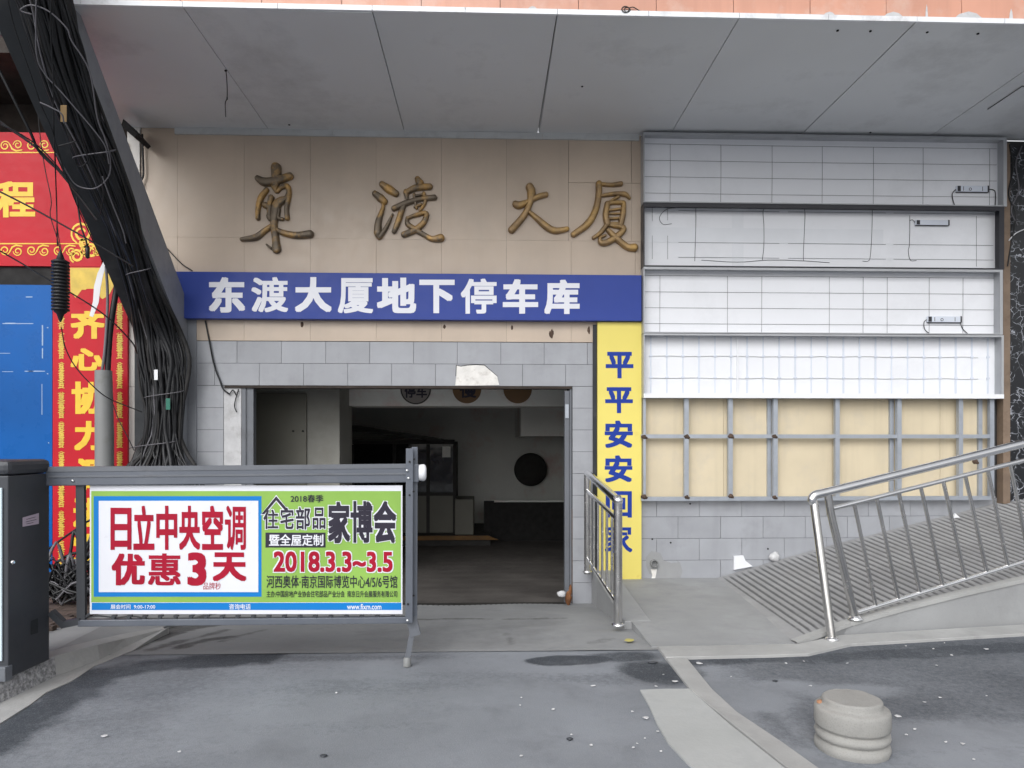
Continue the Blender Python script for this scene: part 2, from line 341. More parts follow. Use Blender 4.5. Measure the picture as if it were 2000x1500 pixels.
def wear_at(v):
    w = max([blob(v, *b) for b in BL] + [0])
    p = Vector((v.x, v.y, 0)); wob = .09 * noise.noise(Vector((v.x * 3, v.y * 3, 2))) + .05 * noise.noise(Vector((v.x * 9, v.y * 9, 4)))
    for pl, h, a in BAND:
        d = min(segd(p, pl[i], pl[i + 1]) for i in range(len(pl) - 1)) + wob
        w = max(w, a * max(0, min(1, (h - d) / .12 + .5)))
    w = max(w, .34 * max(0, min(1, (1.2 - segd(p, BAND[0][0][1], BAND[0][0][5])) / 1.0)))
    xk = KD[0].x + (KD[-1].x - KD[0].x) * (KD[0].y - v.y) / (KD[0].y - KD[-1].y)
    if v.x > xk:
        b = .64 + .22 * noise.noise(Vector((v.x * 1.3, v.y * 1.3, 6)))
        b -= max(blob(v, *q) for q in LT); w = max(w, b * max(0, min(1, (v.x - xk) / .3)))
    return w + .16 * noise.noise(Vector((v.x * 1.1, v.y * 1.8, 9))) + .10 * noise.noise(Vector((v.x * 4, v.y * 5, 5)))
mb = MB(); nx, ny = 340, 190; x0, x1, y0, y1 = -6.0, 6.0, -6.4, yF + .42
mb.wv = []
vs = []
for j in range(ny + 1):
    for i in range(nx + 1):
        x = x0 + (x1 - x0) * i / nx; y = y0 + (y1 - y0) * j / ny
        p = Vector((x, y, .004 * noise.noise(Vector((x * .9, y * .9, 0)))))
        w = wear_at(p)
        vs.append(p); mb.wv.append(w)
fs = []
dl = atZ(150, 1278).x
for j in range(ny):
    for i in range(nx):
        k = j * (nx + 1) + i; c = (vs[k] + vs[k + nx + 2]) / 2
        if c.y > yF + .02 and c.x < 1.9: continue            # the drive and the landing lie here
        fs.append((k, k + 1, k + nx + 2, k + nx + 1))
mb.add(vs, fs, True)
# the rest of the street, out to the far distance
n0 = len(mb.v); far = [(-90, -90), (90, -90), (90, 0.4), (-90, .4)]
for a in ((-90, 90, -90, y0), (-90, x0, y0, .4), (x1, 90, y0, .4)):
    mb.add([(a[0], a[2], 0), (a[1], a[2], 0), (a[1], a[3], 0), (a[0], a[3], 0)], [(0, 1, 2, 3)])
mb.wv += [0.05] * (len(mb.v) - n0)
road = struct(mb.build('road', 'asphalt'))

# drive: concrete running down to the garage threshold
DS = [([(205, 1283), (260, 1258), (330, 1226), (420, 1200)], .17, .9), ([(300, 1276), (370, 1250), (440, 1225)], .05, .75), ([(350, 1270), (400, 1253), (450, 1243)], .06, .8), ([(430, 1255), (480, 1235), (520, 1222)], .02, .6), ([(985, 1235), (1000, 1262)], .025, .5), ([(820, 1192), (1100, 1190)], .035, .7), ([(1150, 1262), (1195, 1250)], .05, .4)]
DS = [([atZ(px, py, -.03) for px, py in p], h, a) for p, h, a in DS]
mb = MB(); nx, ny = 150, 90; vs = []; mb.wv = []
dx0 = dl - .5
for j in range(ny + 1):
    for i in range(nx + 1):
        t = j / ny; x = dx0 + (WX + .06 - dx0) * i / nx; y = yF - .04 + (.05 - yF + .04) * t
        z = .006 + (TH - .006) * (t ** 1.25) + .006 * noise.noise(Vector((x * 1.5, y * 1.5, 0)))
        v_ = Vector((x, y, 0)); w_ = 0; wb = .05 * noise.noise(Vector((x * 5, y * 5, 1))) + .03 * noise.noise(Vector((x * 14, y * 14, 1)))
        for pl, h, a in DS:
            d = min(segd(v_, Vector((pl[k].x, pl[k].y, 0)), Vector((pl[k + 1].x, pl[k + 1].y, 0))) for k in range(len(pl) - 1)) + wb
            w_ = max(w_, a * max(0, min(1, (h - d) / .04 + .5)))
        mb.wv.append(w_ + .12 * noise.noise(Vector((x * 2, y * 2, 7)))); vs.append((x, y, z))
mb.add(vs, [(j * (nx + 1) + i, j * (nx + 1) + i + 1, (j + 1) * (nx + 1) + i + 1, (j + 1) * (nx + 1) + i) for j in range(ny) for i in range(nx)], True)
struct(mb.build('driveway', 'driveway'))
def drive_z(y): t = max(0, min(1, (y - yF + .04) / (.05 - yF + .04))); return .006 + (TH - .006) * t ** 1.25

# landing beside the drive
rA = Vector((atZ(1387, 1134).x, -.02, .012)); rB = atZ(1555, 1256, .012)
mb = MB(); fl = atZ(1290, 1262, .012)
mb.prism([(WX, 0, .012), (WX, fl.y + .0, .012), (fl.x, fl.y, .012), (rB.x + .1, rB.y + .02, .012), (rA.x + .1, 0, .012)], (0, 0, -.4))
struct(mb.build('pavement', 'concrete'))
# white kerb band along the front of landing and ramp, then the diagonal one in the road
mb = MB(); kz = .022
K = [atZ(1285, 1262, kz), atZ(1560, 1257, kz), atZ(1640, 1240, kz), atZ(2000, 1219, kz)]
K2 = [atZ(1300, 1283, kz), atZ(1500, 1279, kz), atZ(1580, 1276, kz), atZ(1662, 1257, kz), atZ(2000, 1237, kz)]
K.append(K[-1] + (K[-1] - K[-2]) * 1.5); K2.append(K2[-1] + (K2[-1] - K2[-2]) * 1.5)
mb.prism(K2 + K[::-1], (0, 0, -.2))
kz = .016
mb.prism([atZ(*p, kz) for p in ((1283, 1262), (1340, 1283), (1392, 1346), (1440, 1390), (1530, 1450), (1600, 1500), (1720, 1590), (1640, 1590), (1540, 1500), (1430, 1412), (1352, 1350))][::-1], (0, 0, -.2))
struct(mb.build('kerb_strip', 'kerb', bevel=.004))
mb = MB()
pts = [(1250, 1347), (1300, 1345), (1350, 1345), (1372, 1368), (1425, 1414), (1538, 1504), (1640, 1592), (1490, 1592), (1420, 1540), (1345, 1492), (1305, 1450), (1283, 1412), (1268, 1378)]
mb.prism([atZ(px, py, .010) for px, py in pts][::-1], (0, 0, -.1))
struct(mb.build('concrete_patch', 'patch'))

# raised pavement on the left with a stone kerb
kp = [atZ(px, py, .0) for px, py in ((-260, 1470), (-20, 1385), (110, 1322), (195, 1290), (250, 1262), (330, 1226))]
kt = [p + Vector((-.03, .03, z)) for p, z in zip(kp, (.13, .13, .125, .10, .05, -.03))]
inn = [p + Vector((-.09, .12, 0)) for p in kt]
n = len(kp); mk = MB(); ms = MB()
for i in range(n - 1):
    m_ = mk if i < 2 else ms
    m_.add([kp[i], kp[i + 1], kt[i + 1], kt[i]], [(0, 1, 2, 3)])
    m_.add([p - Vector((0, 0, .3)) for p in (kp[i], kp[i + 1])] + [kp[i + 1], kp[i]], [(0, 1, 2, 3)])
    ms.add([kt[i], kt[i + 1], inn[i + 1], inn[i]], [(0, 1, 2, 3)])
struct(mk.build('kerb', 'rough')); struct(ms.build('kerb_top', 'kerb'))
mb = MB(); out = kp; gut = [atZ(px, py, .006) for px, py in ((-260, 1560), (-20, 1425), (60, 1375), (90, 1352), (140, 1330), (185, 1300), (260, 1270))]
mb.prism(gut + [p + Vector((0, 0, .006)) for p in kp[::-1]], (0, 0, -.1)); struct(mb.build('gutter', 'kerb'))
mb = MB()
mb.prism([p - Vector((0, 0, .004)) for p in inn] + [Vector((XL + .02, -.05, TH + .05)), Vector((-3.2, -.05, .0)), Vector((-12, .3, .11)), Vector((-12, inn[0].y, .11))], (0, 0, -.35))
struct(mb.build('footpath', 'concrete'))
mb = MB()
random.seed(3)
bq0 = atZ(108, 1262, .128); bq1 = atZ(182, 1214, .128)
for i in range(40):
    for j in range(46):
        x = -6.6 + i * .105 + (.05 if j % 2 else 0); y = -2.75 + j * .062
        if x + .1 > min(-3.2, bq0.x + (bq1.x - bq0.x) * (y - bq0.y) / (bq1.y - bq0.y)): continue
        mb.tint = random.uniform(.7, 1.35); mb.box(x, x + .1, y, y + .057, .05, .128 + random.uniform(0, .003))
mb.tint = 1
o = struct(mb.build('brick_paving', 'brick'))

# ------------------------------------------------------------------ the building
ZS = 4.88                                                     # soffit level
YC = -2.19                                                    # canopy front edge
bld = thing('commercial_building', 'building front with beige stone band, grey tiled base and deep canopy above a garage door', 'building', (0, 0, 0))
def part(mb, name, mat, parent=bld, bevel=0, label=None):
    o = mb.build(name, mat, parent, bevel)
    if label: o['label'] = label
    return o
xs0 = XA(278); xs1 = XA(1251)
zB0 = ZA(668); zB1 = ZS
mb = MB(); pw = XA(607) - XA(478)
zr = [zB0, ZA(626), ZA(530), ZA(470), ZA(355), ZS]
for zz0, zz1, jn in ((ZA(626) - .002, zB1, 0),):
    pass
tiles(mb, xs0, xs1, zB0, ZA(470), pw, 1.6, XA(478), zB0 - .4, 0, gap=.002, depth=.02, var=.03, stagger=False)
tiles(mb, xs0, XA(1110) - .002, ZA(470) + .0015, ZS, pw, 6, XA(478), ZA(470) - 1, 0, gap=.002, depth=.02, var=.03, stagger=False)
tiles(mb, XA(1110), xs1, ZA(470) + .0015, ZA(356), pw * .98, 6, XA(1110), ZA(470) - 1, 0, gap=.002, depth=.02, var=.03, stagger=False)
tiles(mb, XA(1110), xs1, ZA(356) + .004, ZS, pw * .98, 6, XA(1110), ZA(470) - 1, 0, gap=.004, depth=.02, var=.05, stagger=False)
part(mb, 'stone_cladding', 'stone')
# core walls behind the cladding
mb = MB()
mb.box(-3.7, XL, .0, .24, -.4, ZS); mb.box(XR, 9.5, .0, .24, -.4, ZS); mb.box(XL, XR, .0, .24, ZA(757), ZS)
part(mb, 'wall', 'grout')
tw, th = 85 * .00558, 43 * .00556
zT = ZA(668)
hole = []
mb = MB()
zh = ZA(754)
tiles(mb, XA(384), XA(1161), zh, zT - .004, tw, th, XA(507), zT - .004 - th * 20, 0, gy=None)
part(mb, 'tile_lintel', 'tile'); mb = MB()
tiles(mb, XA(384), XA(437), -.3, zh - .004, tw, th, XA(352), zT - .004 - th * 20, 0, stagger=False)
part(mb, 'tile_pier', 'tile'); mb = MB()
tiles(mb, XA(1118), XA(1161), -.3, zh - .004, tw, th, XA(1099), zT - .004 - th * 20, 0, stagger=False)
part(mb, 'tile_pier', 'tile'); mb = MB()
tiles(mb, XA(1251), 9.5, -.1, ZA(975), tw, th, XA(1282), zT - .004 - th * 20, 0)
part(mb, 'tile_base', 'tile')
mb = MB(); mb.box(XA(438), XL - .002, -.012, .002, -.3, zh - .004); part(mb, 'jamb_plaster', 'plaster')
mb = MB()                                                      # where a tile has broken off
poly = [(892, 714), (900, 716), (912, 714), (930, 713), (946, 714), (958, 724), (971, 735), (975, 752), (930, 753), (889, 753), (891, 735)]
cx_, cy_ = 930, 736
MB().prism([atY(cx_ + (px - cx_) * 1.035, cy_ + (py - cy_) * 1.07, -.0145) for px, py in poly if py < 752] + [atY(977, 752, -.0145), atY(886, 752, -.0145)][:0], (0, .003, 0)).build('broken_tile_edge', 'grout', bld)
mb.prism([atY(px, py, -.0165) for px, py in poly], (0, .0015, 0))
part(mb, 'bare_plaster', 'plasterw', label='ragged patch of bare white plaster above the garage door')
# canopy
can = part(MB().box(-3.9, 9.5, YC + .02, -.0, ZS + .25, ZS + .30), 'canopy', 'trimg')
jx = [-3.9, -2.36, -.9, .55, 2.0, 3.44, 4.88, 6.33, 7.8, 9.5]
random.seed(11)
for i in range(len(jx) - 1):
    a, b = jx[i], jx[i + 1]; zl = ZS + random.uniform(-.004, .004); zr_ = ZS + random.uniform(-.004, .004)
    if i == 1: zr_ = ZS - .012
    if i == 3: zl = ZS - .003
    if i == 2: zr_ = ZS + .010
    g = .0035
    mb = MB(); mb.tint = random.uniform(.97, 1.03); zb = ZS + .03
    mb.add([(a + g, YC, zl), (b - g, YC, zr_), (b - g, -.022, zr_), (a + g + (.016 if i == 3 else 0), -.022, zl), (a + g, YC, zb), (b - g, YC, zb), (b - g, -.022, zb), (a + g, -.022, zb)],
           [(3, 2, 1, 0), (4, 5, 6, 7), (0, 1, 5, 4), (1, 2, 6, 5), (2, 3, 7, 6), (3, 0, 4, 7)])
    mb.build('soffit_panel', 'soffit', can)
mb = MB(); mb.box(-3.9, 9.5, YC + .03, -.03, ZS + .06, ZS + .07); mb.build('soffit_backing', 'dark', can)
mb = MB()
for i in range(len(jx) - 1):
    for a, b in ((jx[i], (jx[i] + jx[i + 1]) / 2), ((jx[i] + jx[i + 1]) / 2, jx[i + 1])):
        mb.box(a + .002, b - .002, YC - .022, YC - .002, ZS - .004, ZS + .036)
mb.build('edge_trim', 'trim', can)
mb = MB()
tx = -3.35
for w in (.92, .76, .76, .77, .74, .72, .6):
    mb.box(tx, min(tx + w, xs1 - .02) - .003, -.045, -.022, ZS - .068, ZS - .001); tx += w
mb.build('wall_trim', 'trimg', can)
A_ = onpl(1930, 212, Vector((0, 0, ZS)), Vector((0, 0, 1))); B_ = onpl(1992, 168, Vector((0, 0, ZS)), Vector((0, 0, 1)))
MB().box(A_.x + .004, A_.x + .60, B_.y, A_.y, ZS - .010, ZS - .004).build('ceiling_hatch', 'soffit', can, bevel=.001)
MB().box(A_.x - .004, A_.x + .608, B_.y - .008, A_.y + .008, ZS - .0055, ZS - .003).build('hatch_gap', 'grout', can)
for px, py in ((1137, 168), (1636, 59), (1700, 60), (1811, 62), (1910, 65), (565, 243), (956, 268), (1700, 258)):
    q = onpl(px, py, Vector((0, 0, ZS)), Vector((0, 0, 1))); MB().lathe((q.x, q.y, ZS - .011), [(.004, 0), (.011, .003), (.011, .010)], 8).build('screw_head', 'dark', can)
# upper storeys over the canopy edge
mb = MB(); tiles(mb, -3.9, 9.5, ZS + .047, 7.6, .62, .9, .1, ZS + .047, YC + .012, gap=.005, depth=.012, var=.06, stagger=False)
part(mb, 'upper_cladding', 'salmon')
part(MB().box(-3.9, 9.5, YC + .012, YC + .3, ZS + .037, 7.6), 'upper_wall', 'dark')
mb = MB(); random.seed(5)
for px, w, h in ((1620, .09, .025), (1745, .15, .035), (1892, .22, .05), (1810, .02, .10), (1040, .07, .02), (1975, .03, .08)):
    c = atY(px, 40, YC - .003); z0 = ZS + .047
    k = [(c.x - w / 2, z0), (c.x + w / 2, z0), (c.x + w * .3, z0 + h * .7), (c.x, z0 + h), (c.x - w * .35, z0 + h * .55)]
    mb = MB(); mb.prism([(x, YC - .003, z) for x, z in k], (0, .002, 0)); part(mb, 'render_patch', 'plaster')
# cream boards behind the missing light box
zc0, zc1 = ZA(972), ZA(775)
mb = MB(); tiles(mb, XA(1251), XA(1936), zc0, zc1 + .05, 1.22, 2.4, XA(1251) - .3, zc0 - .2, 0, gap=.003, depth=.014, var=.03, stagger=False)
part(mb, 'cream_board', 'cream')
# garage inside
gz = TH - .04
mb = MB()
mb.box(-7, 7.5, 6.6, 6.8, -.6, 2.7); mb.box(-7.2, -7, .24, 6.8, -.6, 2.7); mb.box(5.4, 5.6, .24, 6.8, -.6, 2.7)
part(mb, 'garage_wall', 'gwall')
part(MB().box(-7.2, 7.5, .24, 6.8, 2.5, 2.6), 'garage_ceiling', 'gwall')
pier = MB(); px1 = atY(663, 800, .9).x
pier.box(-7, px1, .9, 1.7, -.5, 2.5); part(pier, 'garage_pier', 'gpier')
mb = MB(); mb.box(px1 + .002, 5.4, 1.5, 2.0, atY(900, 793, 1.5).z, 2.5); part(mb, 'garage_beam', 'gwall')
mb = MB(); a = atY(497, 768, .86); b = atY(598, 1100, .86); mb.box(a.x, b.x, .86, .899, -.25, a.z)
pnl = part(mb, 'metal_panel', 'gpanel', bevel=.004)
mb = MB(); a = atY(573, 842, .855); b = atY(592, 842, .855)
for p in (a, b): mb.lathe(p, [(.012, 0), (.012, .02)], 10, (0, -1, 0))
mb.build('panel_knob', 'dark', pnl)
mb = MB(); p = atY(1017, 770, 4.2); q = atY(1017, 852, 4.2); mb.box(p.x, 5.4, 4.2, 6.59, q.z, 2.5); part(mb, 'garage_duct', 'gwall', label='pale boxed duct under the garage ceiling')
mb = MB(); p = atY(945, 985, 5.2); mb.box(p.x, 5.4, 5.2, 5.4, -.5, p.z + .05); part(mb, 'garage_parapet', 'dark')
mb = MB(); q = atY(965, 990, 5.15); mb.tube([(q.x, 5.15, q.z + .1), (5.3, 5.15, q.z + .1)], .018); part(mb, 'garage_rail', 'gwall')
mb = MB(); vs = []; NY = 120
for j in range(NY + 1):
    y = .05 + 6.6 * j / NY
    zz = TH - .02 * min(1, j / 20) + (.0025 if (j // 3) % 2 else 0) * (1 if j > 4 else 0)
    vs += [(-7, y, zz), (7.4, y, zz)]
mb.add(vs, [(2 * j, 2 * j + 1, 2 * j + 3, 2 * j + 2) for j in range(NY)])
struct(mb.build('garage_floor', 'gfloor'))
mb = MB(); p = atY(935, 917, 6.5)
mir = thing('convex_mirror', 'round black convex mirror on the far wall inside the garage', 'mirror', p)
mb.lathe(p, [(.325, .02), (.33, .05), (.30, .065), (.2, .09), (.1, .105), (.01, .11)], 40, (0, -1, 0)); 
for v in mb.v: v.x += atY(1036, 917, 6.5).x - p.x
mb.build('mirror_disc', 'gdark', mir)  # reflection of the dark garage put into a matte colour
MB().tube([atY(1036, 917, 6.48), atY(1036, 917, 6.6)], .03).build('bracket', 'dark', mir)
# drain channel at the threshold
mb = MB(); random.seed(9)
mb.box(XL + .05, XR - .03, -.17, .02, TH - .02, TH + .014)
dr = tag(mb.build('drain_channel', 'gdark'), 'long dark drain channel set across the garage threshold', 'drain')
mb = MB()
for i in range(60):
    x = XL + .08 + i * (XR - XL - .16) / 60; mb.box(x, x + .02, -.15, .0, TH + .0142, TH + .018)
mb.build('grating', 'gdark', dr)
# kerb wall beside the drive (wedge)
mb = MB(); yb = -.02; yf = -1.9
a0 = atZ(1125, 1118, .1).x
x0w, x1w = WX - .06, WX + .17
zt = lambda y: .012 + .10 * max(0, (y - yf) / (yb - yf))
mb.add([(x0w, yf, -.45), (x1w, yf, -.45), (x1w, yb, -.45), (x0w, yb, -.45), (x0w, yf, .014), (x1w, yf, .014), (x1w, yb, .115), (x0w, yb, .115)],
       [(3, 2, 1, 0), (4, 5, 6, 7), (0, 1, 5, 4), (1, 2, 6, 5), (2, 3, 7, 6), (3, 0, 4, 7)])
tag(mb.build('kerb_wall', 'concrete', bevel=.008), 'low sloping concrete kerb wall between the garage drive and the landing', 'kerb')

# ------------------------------------------------------------------ access ramp with ribbed top
wallE = [(1386, 1133), (1550, 1085), (1650, 1058), (1792, 1021), (1957, 980), (2250, 905)]
frE = [(1555, 1257), (1660, 1218), (1760, 1190), (1880, 1160), (2000, 1133), (2250, 1085)]
gE = [(1555, 1258), (1640, 1241), (1760, 1233), (1880, 1226), (2000, 1219), (2250, 1204)]
wp = [atY(px, py, -.016) for px, py in wallE]
gp = [atZ(px, py - 1, .012) for px, py in gE]
fn = Vector((-(gp[4] - gp[1]).y, (gp[4] - gp[1]).x, 0)).normalized()
FP = gp[2].copy()
def onF(px, py, off=0.0): return onpl(px, py, FP + fn * off, fn)
fp = [onF(px, py) for px, py in frE]; fp[0] = gp[0].copy()
def along(pts, t):
    x = t * (len(pts) - 1); i = min(int(x), len(pts) - 2); return pts[i].lerp(pts[i + 1], x - i)
def at_x(pts, x):
    i = 0
    while i < len(pts) - 2 and pts[i + 1].x < x: i += 1
    a, b = pts[i], pts[i + 1]; return a + (b - a) * ((x - a.x) / (b.x - a.x))
XR0, XR1 = max(wp[0].x, fp[0].x), min(wp[-1].x, 6.6)
mb = MB(); vs = []; NT = 12; prof = []; mb.wv = []
NR = int((XR1 - XR0) / .066)
for i in range(NR):
    for f_, h in ((.0, 0), (.14, 1), (.60, 1), (.76, 0)): prof.append(((i + f_) / NR, h))
prof.append((1, 0))
for t, h in prof:
    a = at_x(wp, wp[0].x + (XR1 - wp[0].x) * t); b = at_x(fp, fp[0].x + (XR1 - fp[0].x) * t)
    for j in range(NT + 1):
        u = j / NT; p = a.lerp(b, u); rib = .04 < u < .965 and t > .03; hh = h * (.011 if rib else .001); mb.wv.append(0 if h or not rib else 1)  # rib grooves darkened in colour: shade between the ribs, plus settled dirt
        vs.append(p + Vector((0, 0, hh + .003 * noise.noise(Vector((p.x * 2, p.y * 2, 0))))))
m = len(prof)
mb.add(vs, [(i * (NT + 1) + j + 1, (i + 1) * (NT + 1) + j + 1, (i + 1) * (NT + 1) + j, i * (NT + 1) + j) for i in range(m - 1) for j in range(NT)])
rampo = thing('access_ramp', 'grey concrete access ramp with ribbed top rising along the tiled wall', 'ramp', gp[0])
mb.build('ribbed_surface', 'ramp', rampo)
mb = MB()
for i in range(len(fp) - 1):
    mb.add([gp[i] - Vector((0, 0, .05)), gp[i + 1] - Vector((0, 0, .05)), fp[i + 1], fp[i]], [(0, 1, 2, 3)])
mb.build('side_wall', 'concrete', rampo)
mb = MB()
E0 = [p + fn * .07 + Vector((0, 0, .013)) for p in fp]; E1 = [p - fn * .012 + Vector((0, 0, .012)) for p in fp]; E2 = [p - fn * .012 - Vector((0, 0, .018)) for p in fp]
for A, B in ((E0, E1), (E1, E2)):
    for i in range(len(fp) - 1): mb.add([A[i], B[i], B[i + 1], A[i + 1]], [(0, 1, 2, 3)])
mb.build('edge_strip', 'kerb', rampo)

# ramp railing
rl = thing('handrail', 'long stainless steel handrail climbing beside the ribbed ramp', 'handrail', onF(1625, 1250, .05))
of = .02
def rf(px, py): return onF(px, py, of)
top0 = rf(1588, 972)
tA, tB = rf(1612, 962), rf(2000, 866)
tE = tA + (tB - tA) * 1.5
mb = MB(); mb.tube(smooth([rf(1590, 985), rf(1586, 975), rf(1592, 967), tA], 6) + [tB, tE], .034, 14); mb.build('top_rail', 'steelss', rl)
p0 = atZ(1625, 1250, .024); 
mb = MB(); mb.tube([rf(1589, 978), p0], .031, 14); mb.build('post', 'steel_darkrefl', rl)
mb = MB(); ax = Vector((0, 0, 1)); mb.lathe(p0 - ax * .002, [(.05, 0), (.052, .008), (.045, .02), (.034, .026)], 24); mb.build('base_plate', 'steelss', rl)
p1 = rf(1671, 1212)
mb = MB(); mb.tube([rf(1617, 966), rf(1622, 1000), p1], .030, 14); mb.build('post', 'steel_darkrefl', rl)
mb = MB(); mb.lathe(p1 + ax * .010, [(.056, 0), (.056, .008), (.046, .02), (.033, .03)], 24); mb.build('base_plate', 'steelss', rl)
mA, mB_ = rf(1627, 993), rf(2000, 899); mC = mA + (mB_ - mA) * 1.5
mb = MB(); mb.tube([mA, mB_, mC], .018, 12); mb.build('middle_rail', 'steelss', rl)
bA, bB = rf(1674, 1196), rf(2000, 1097); bC = bA + (bB - bA) * 1.5
mb = MB(); mb.tube([bA, bB, bC], .018, 12); mb.build('bottom_rail', 'steelss', rl)
tp = [1668, 1712, 1755, 1798, 1842, 1885, 1929, 1973]; bt = [1711, 1755, 1797, 1842, 1886, 1928, 1969, 2011]
dt = ((tp[-1] - tp[0]) / 7)
for i in range(16):
    x = tp[i] if i < 8 else tp[-1] + dt * (i - 7); y = bt[i] if i < 8 else bt[-1] + dt * (i - 7)
    tz = rf(x, 993 - (x - 1627) * 94 / 373); bz = rf(y, 1196 - (y - 1674) * 99 / 326)
    mb = MB(); mb.tube([tz, bz], .0145, 10); mb.build('baluster', 'steel_darkrefl', rl)

# short railing on the kerb wall
YR0, YR1 = -.16, -1.80; XR_ = WX + .075
def rg(Y, z, dx=0): return Vector((XR_ + dx, Y, z))
yq = atZ(1207, 1220, .014).y; xq = atZ(1207, 1220, .014).x
xk = atY(1147, 1110, YR0).x
def rl2(t, z): return Vector((xk + (xq - xk) * t, YR0 + (yq - YR0) * t, z))
zf = onpl(1207, 978, rl2(1, 0), Vector((0, 1, 0))).z; zk = atY(1147, 922, YR0).z
r2 = thing('handrail', 'short stainless steel railing standing on the kerb wall beside the garage door', 'handrail', rl2(1, .0))
mb = MB(); mb.tube([rl2(-.0, zk - .01), rl2(1, zf)], .036, 14); mb.lump(rl2(1, zf), .043, 1); mb.build('top_rail', 'steelss', r2)
mb = MB(); mb.tube([rl2(1, .014), rl2(1, zf)], .036, 16); mb.build('post', 'steel_darkrefl', r2)
mb = MB(); mb.lathe(rl2(1, .010), [(.052, 0), (.052, .010), (.040, .016)], 24); mb.build('base_plate', 'steelss', r2)
mb = MB(); mb.tube([rl2(0, .09), rl2(0, zk)], .034, 16); mb.build('post', 'steel_darkrefl', r2)
mb = MB(); mb.lathe(rl2(0, .112), [(.05, 0), (.05, .010), (.038, .016)], 24); mb.build('base_plate', 'steelss', r2)
mb = MB(); mb.tube([rl2(0, zk - .20), rl2(1, zf - .155)], .021, 12); mb.build('middle_rail', 'steelss', r2)
mb = MB(); mb.tube([rl2(.02, .26), rl2(1, .175)], .014, 12); mb.build('bottom_rail', 'steelss', r2)
for i in range(6):
    t = .12 + i * .145
    mb = MB(); mb.tube([rl2(t, zk - .20 + (zf - .155 - zk + .20) * t), rl2(t, .26 + (.175 - .26) * t)], .0125, 10); mb.build('baluster', 'steel_darkrefl', r2)

# ------------------------------------------------------------------ door rails
sh = thing('roller_shutter', 'raised garage roller shutter with grey guide rails and brown head bar', 'shutter', (0, .02, TH))
mb = MB(); x = atY(472, 900, -.005).x; mb.box(x, x + .045, -.01, .08, -.29, zh); mb.box(x + .05, x + .062, .0, .08, -.29, zh); mb.box(x + .066, x + .125, -.006, .09, -.29, zh); mb.build('guide_rail', 'steel2', sh)
x = atY(1114, 900, -.005).x
mb = MB(); mb.box(x - .062, x - .012, -.005, .085, -.29, zh - .05); mb.box(x - .008, x + .012, -.018, .06, -.29, zh - .02); mb.build('guide_rail', 'steel2', sh)
mb = MB(); mb.box(x + .0125, x + .022, -.017, .03, -.27, .78); mb.build('rusty_edge', 'rust', sh)
mb = MB(); mb.box(x - .058, x - .02, -.022, -.006, zh - .35, zh - .2); mb.build('latch', 'galv', sh)
mb = MB(); mb.box(XA(440), XA(1116), -.03, .1, zh - .030, zh - .003); mb.build('head_bar', 'brown', sh)
mb = MB(); mb.box(XL + .02, XR - .02, .10, .225, zh - .02, zh + .2); mb.build('shutter_curtain', 'gdark', sh)
mb = MB(); mb.lump(atD(1110, 1168, 7.66), .055, 4, (.7, .6, 1.3)); mb.lump(atD(1114, 1152, 7.66), .035, 5, (.5, .5, 1.5)); 
tag(mb.build('foam_lump', 'orange'), 'rusty brown lump of foam stuck at the foot of the right door rail', 'foam')
mb = MB(); mb.lump(atD(1097, 1160, 7.58), .05, 7, (1, .6, .7)); tag(mb.build('crumpled_paper', 'scrap'), 'crumpled white paper on the threshold by the brown foam', 'litter')
for i, (px, r_, ma, lb) in enumerate(((812, 30, 'discw', 'round white height notice with black rim stuck under the garage beam'), (912, 28, 'disco', 'round orange notice with one dark character on the garage beam'), (1011, 28, 'disco', 'plain faded orange round notice nearest the right door rail'))):
    c = atY(px, 760, 1.497); rr = r_ * (c.y + 7.84) / F
    mb = MB(); mb.lathe(c, [(rr, 0), (rr, .005)], 36, (0, -1, 0))
    o = tag(mb.build('round_notice', ma), lb, 'notice', 'round notices on the garage beam')
    ORG[o.name] = o.location.copy()
    if i < 2:
        pl = lambda a, b: atY(a, b, 1.491)
        t = MB(); put(t, ('停车', '慢')[i], pl, ((790, 752, 834, 777), (898, 748, 930, 777))[i], .03, .0008); t.build('lettering', 'navy', o)
    if i == 0:
        t = MB(); t.tube([c + Vector((math.cos(a) * rr * .94, -.006, math.sin(a) * rr * .94)) for a in [k * math.pi / 20 for k in range(41)]], .006, 6); t.build('rim', 'dark', o)
# booth inside, on a low kerbed platform
bz = -.105
YB = 5.0
def bx(px, py, Y=YB): return atY(px, py, Y)
bt_ = thing('attendant_booth', 'dark framed attendant booth with sloping awning standing in the garage', 'booth', (bx(790, 900).x, YB, bz))
a = bx(688, 862); b = bx(888, 862); zt_ = a.z; dk = bx(850, 965).z
mb = MB()
for px in (688, 770, 836, 888):
    p = bx(px, 900); MB().box(p.x - .03, p.x + .03, YB, YB + .06, bz, zt_ - .055).build('post', 'gdark', bt_)
mb.box(a.x, b.x, YB - .005, YB + .065, zt_ - .05, zt_ + .03); mb.build('head_rail', 'gdark', bt_)
MB().box(a.x, b.x, YB - .005, YB + .068, dk - .03, dk + .03).build('sill', 'gdark', bt_)
MB().box(a.x, b.x, YB + 1.3, YB + 1.36, bz, zt_).build('rear_wall', 'gdark', bt_)
mb = MB(); mb.box(a.x + .02, b.x - .02, YB + .028, YB + .034, dk, zt_); mb.build('window_pane', 'glassd', bt_)
mb = MB(); mb.box(a.x, bx(889, 1000).x, YB + .01, YB + .05, bz, dk); mb.build('base_panel', 'gpanel', bt_)
mb = MB(); p = bx(672, 828); q = bx(868, 858); mb.prism([(p.x, YB - .6, p.z), (q.x, YB - .6, q.z), (q.x, YB - .6, q.z - .05), (p.x, YB - .6, p.z - .10)], (0, 1.9, 0)); mb.build('awning', 'gdark', bt_)
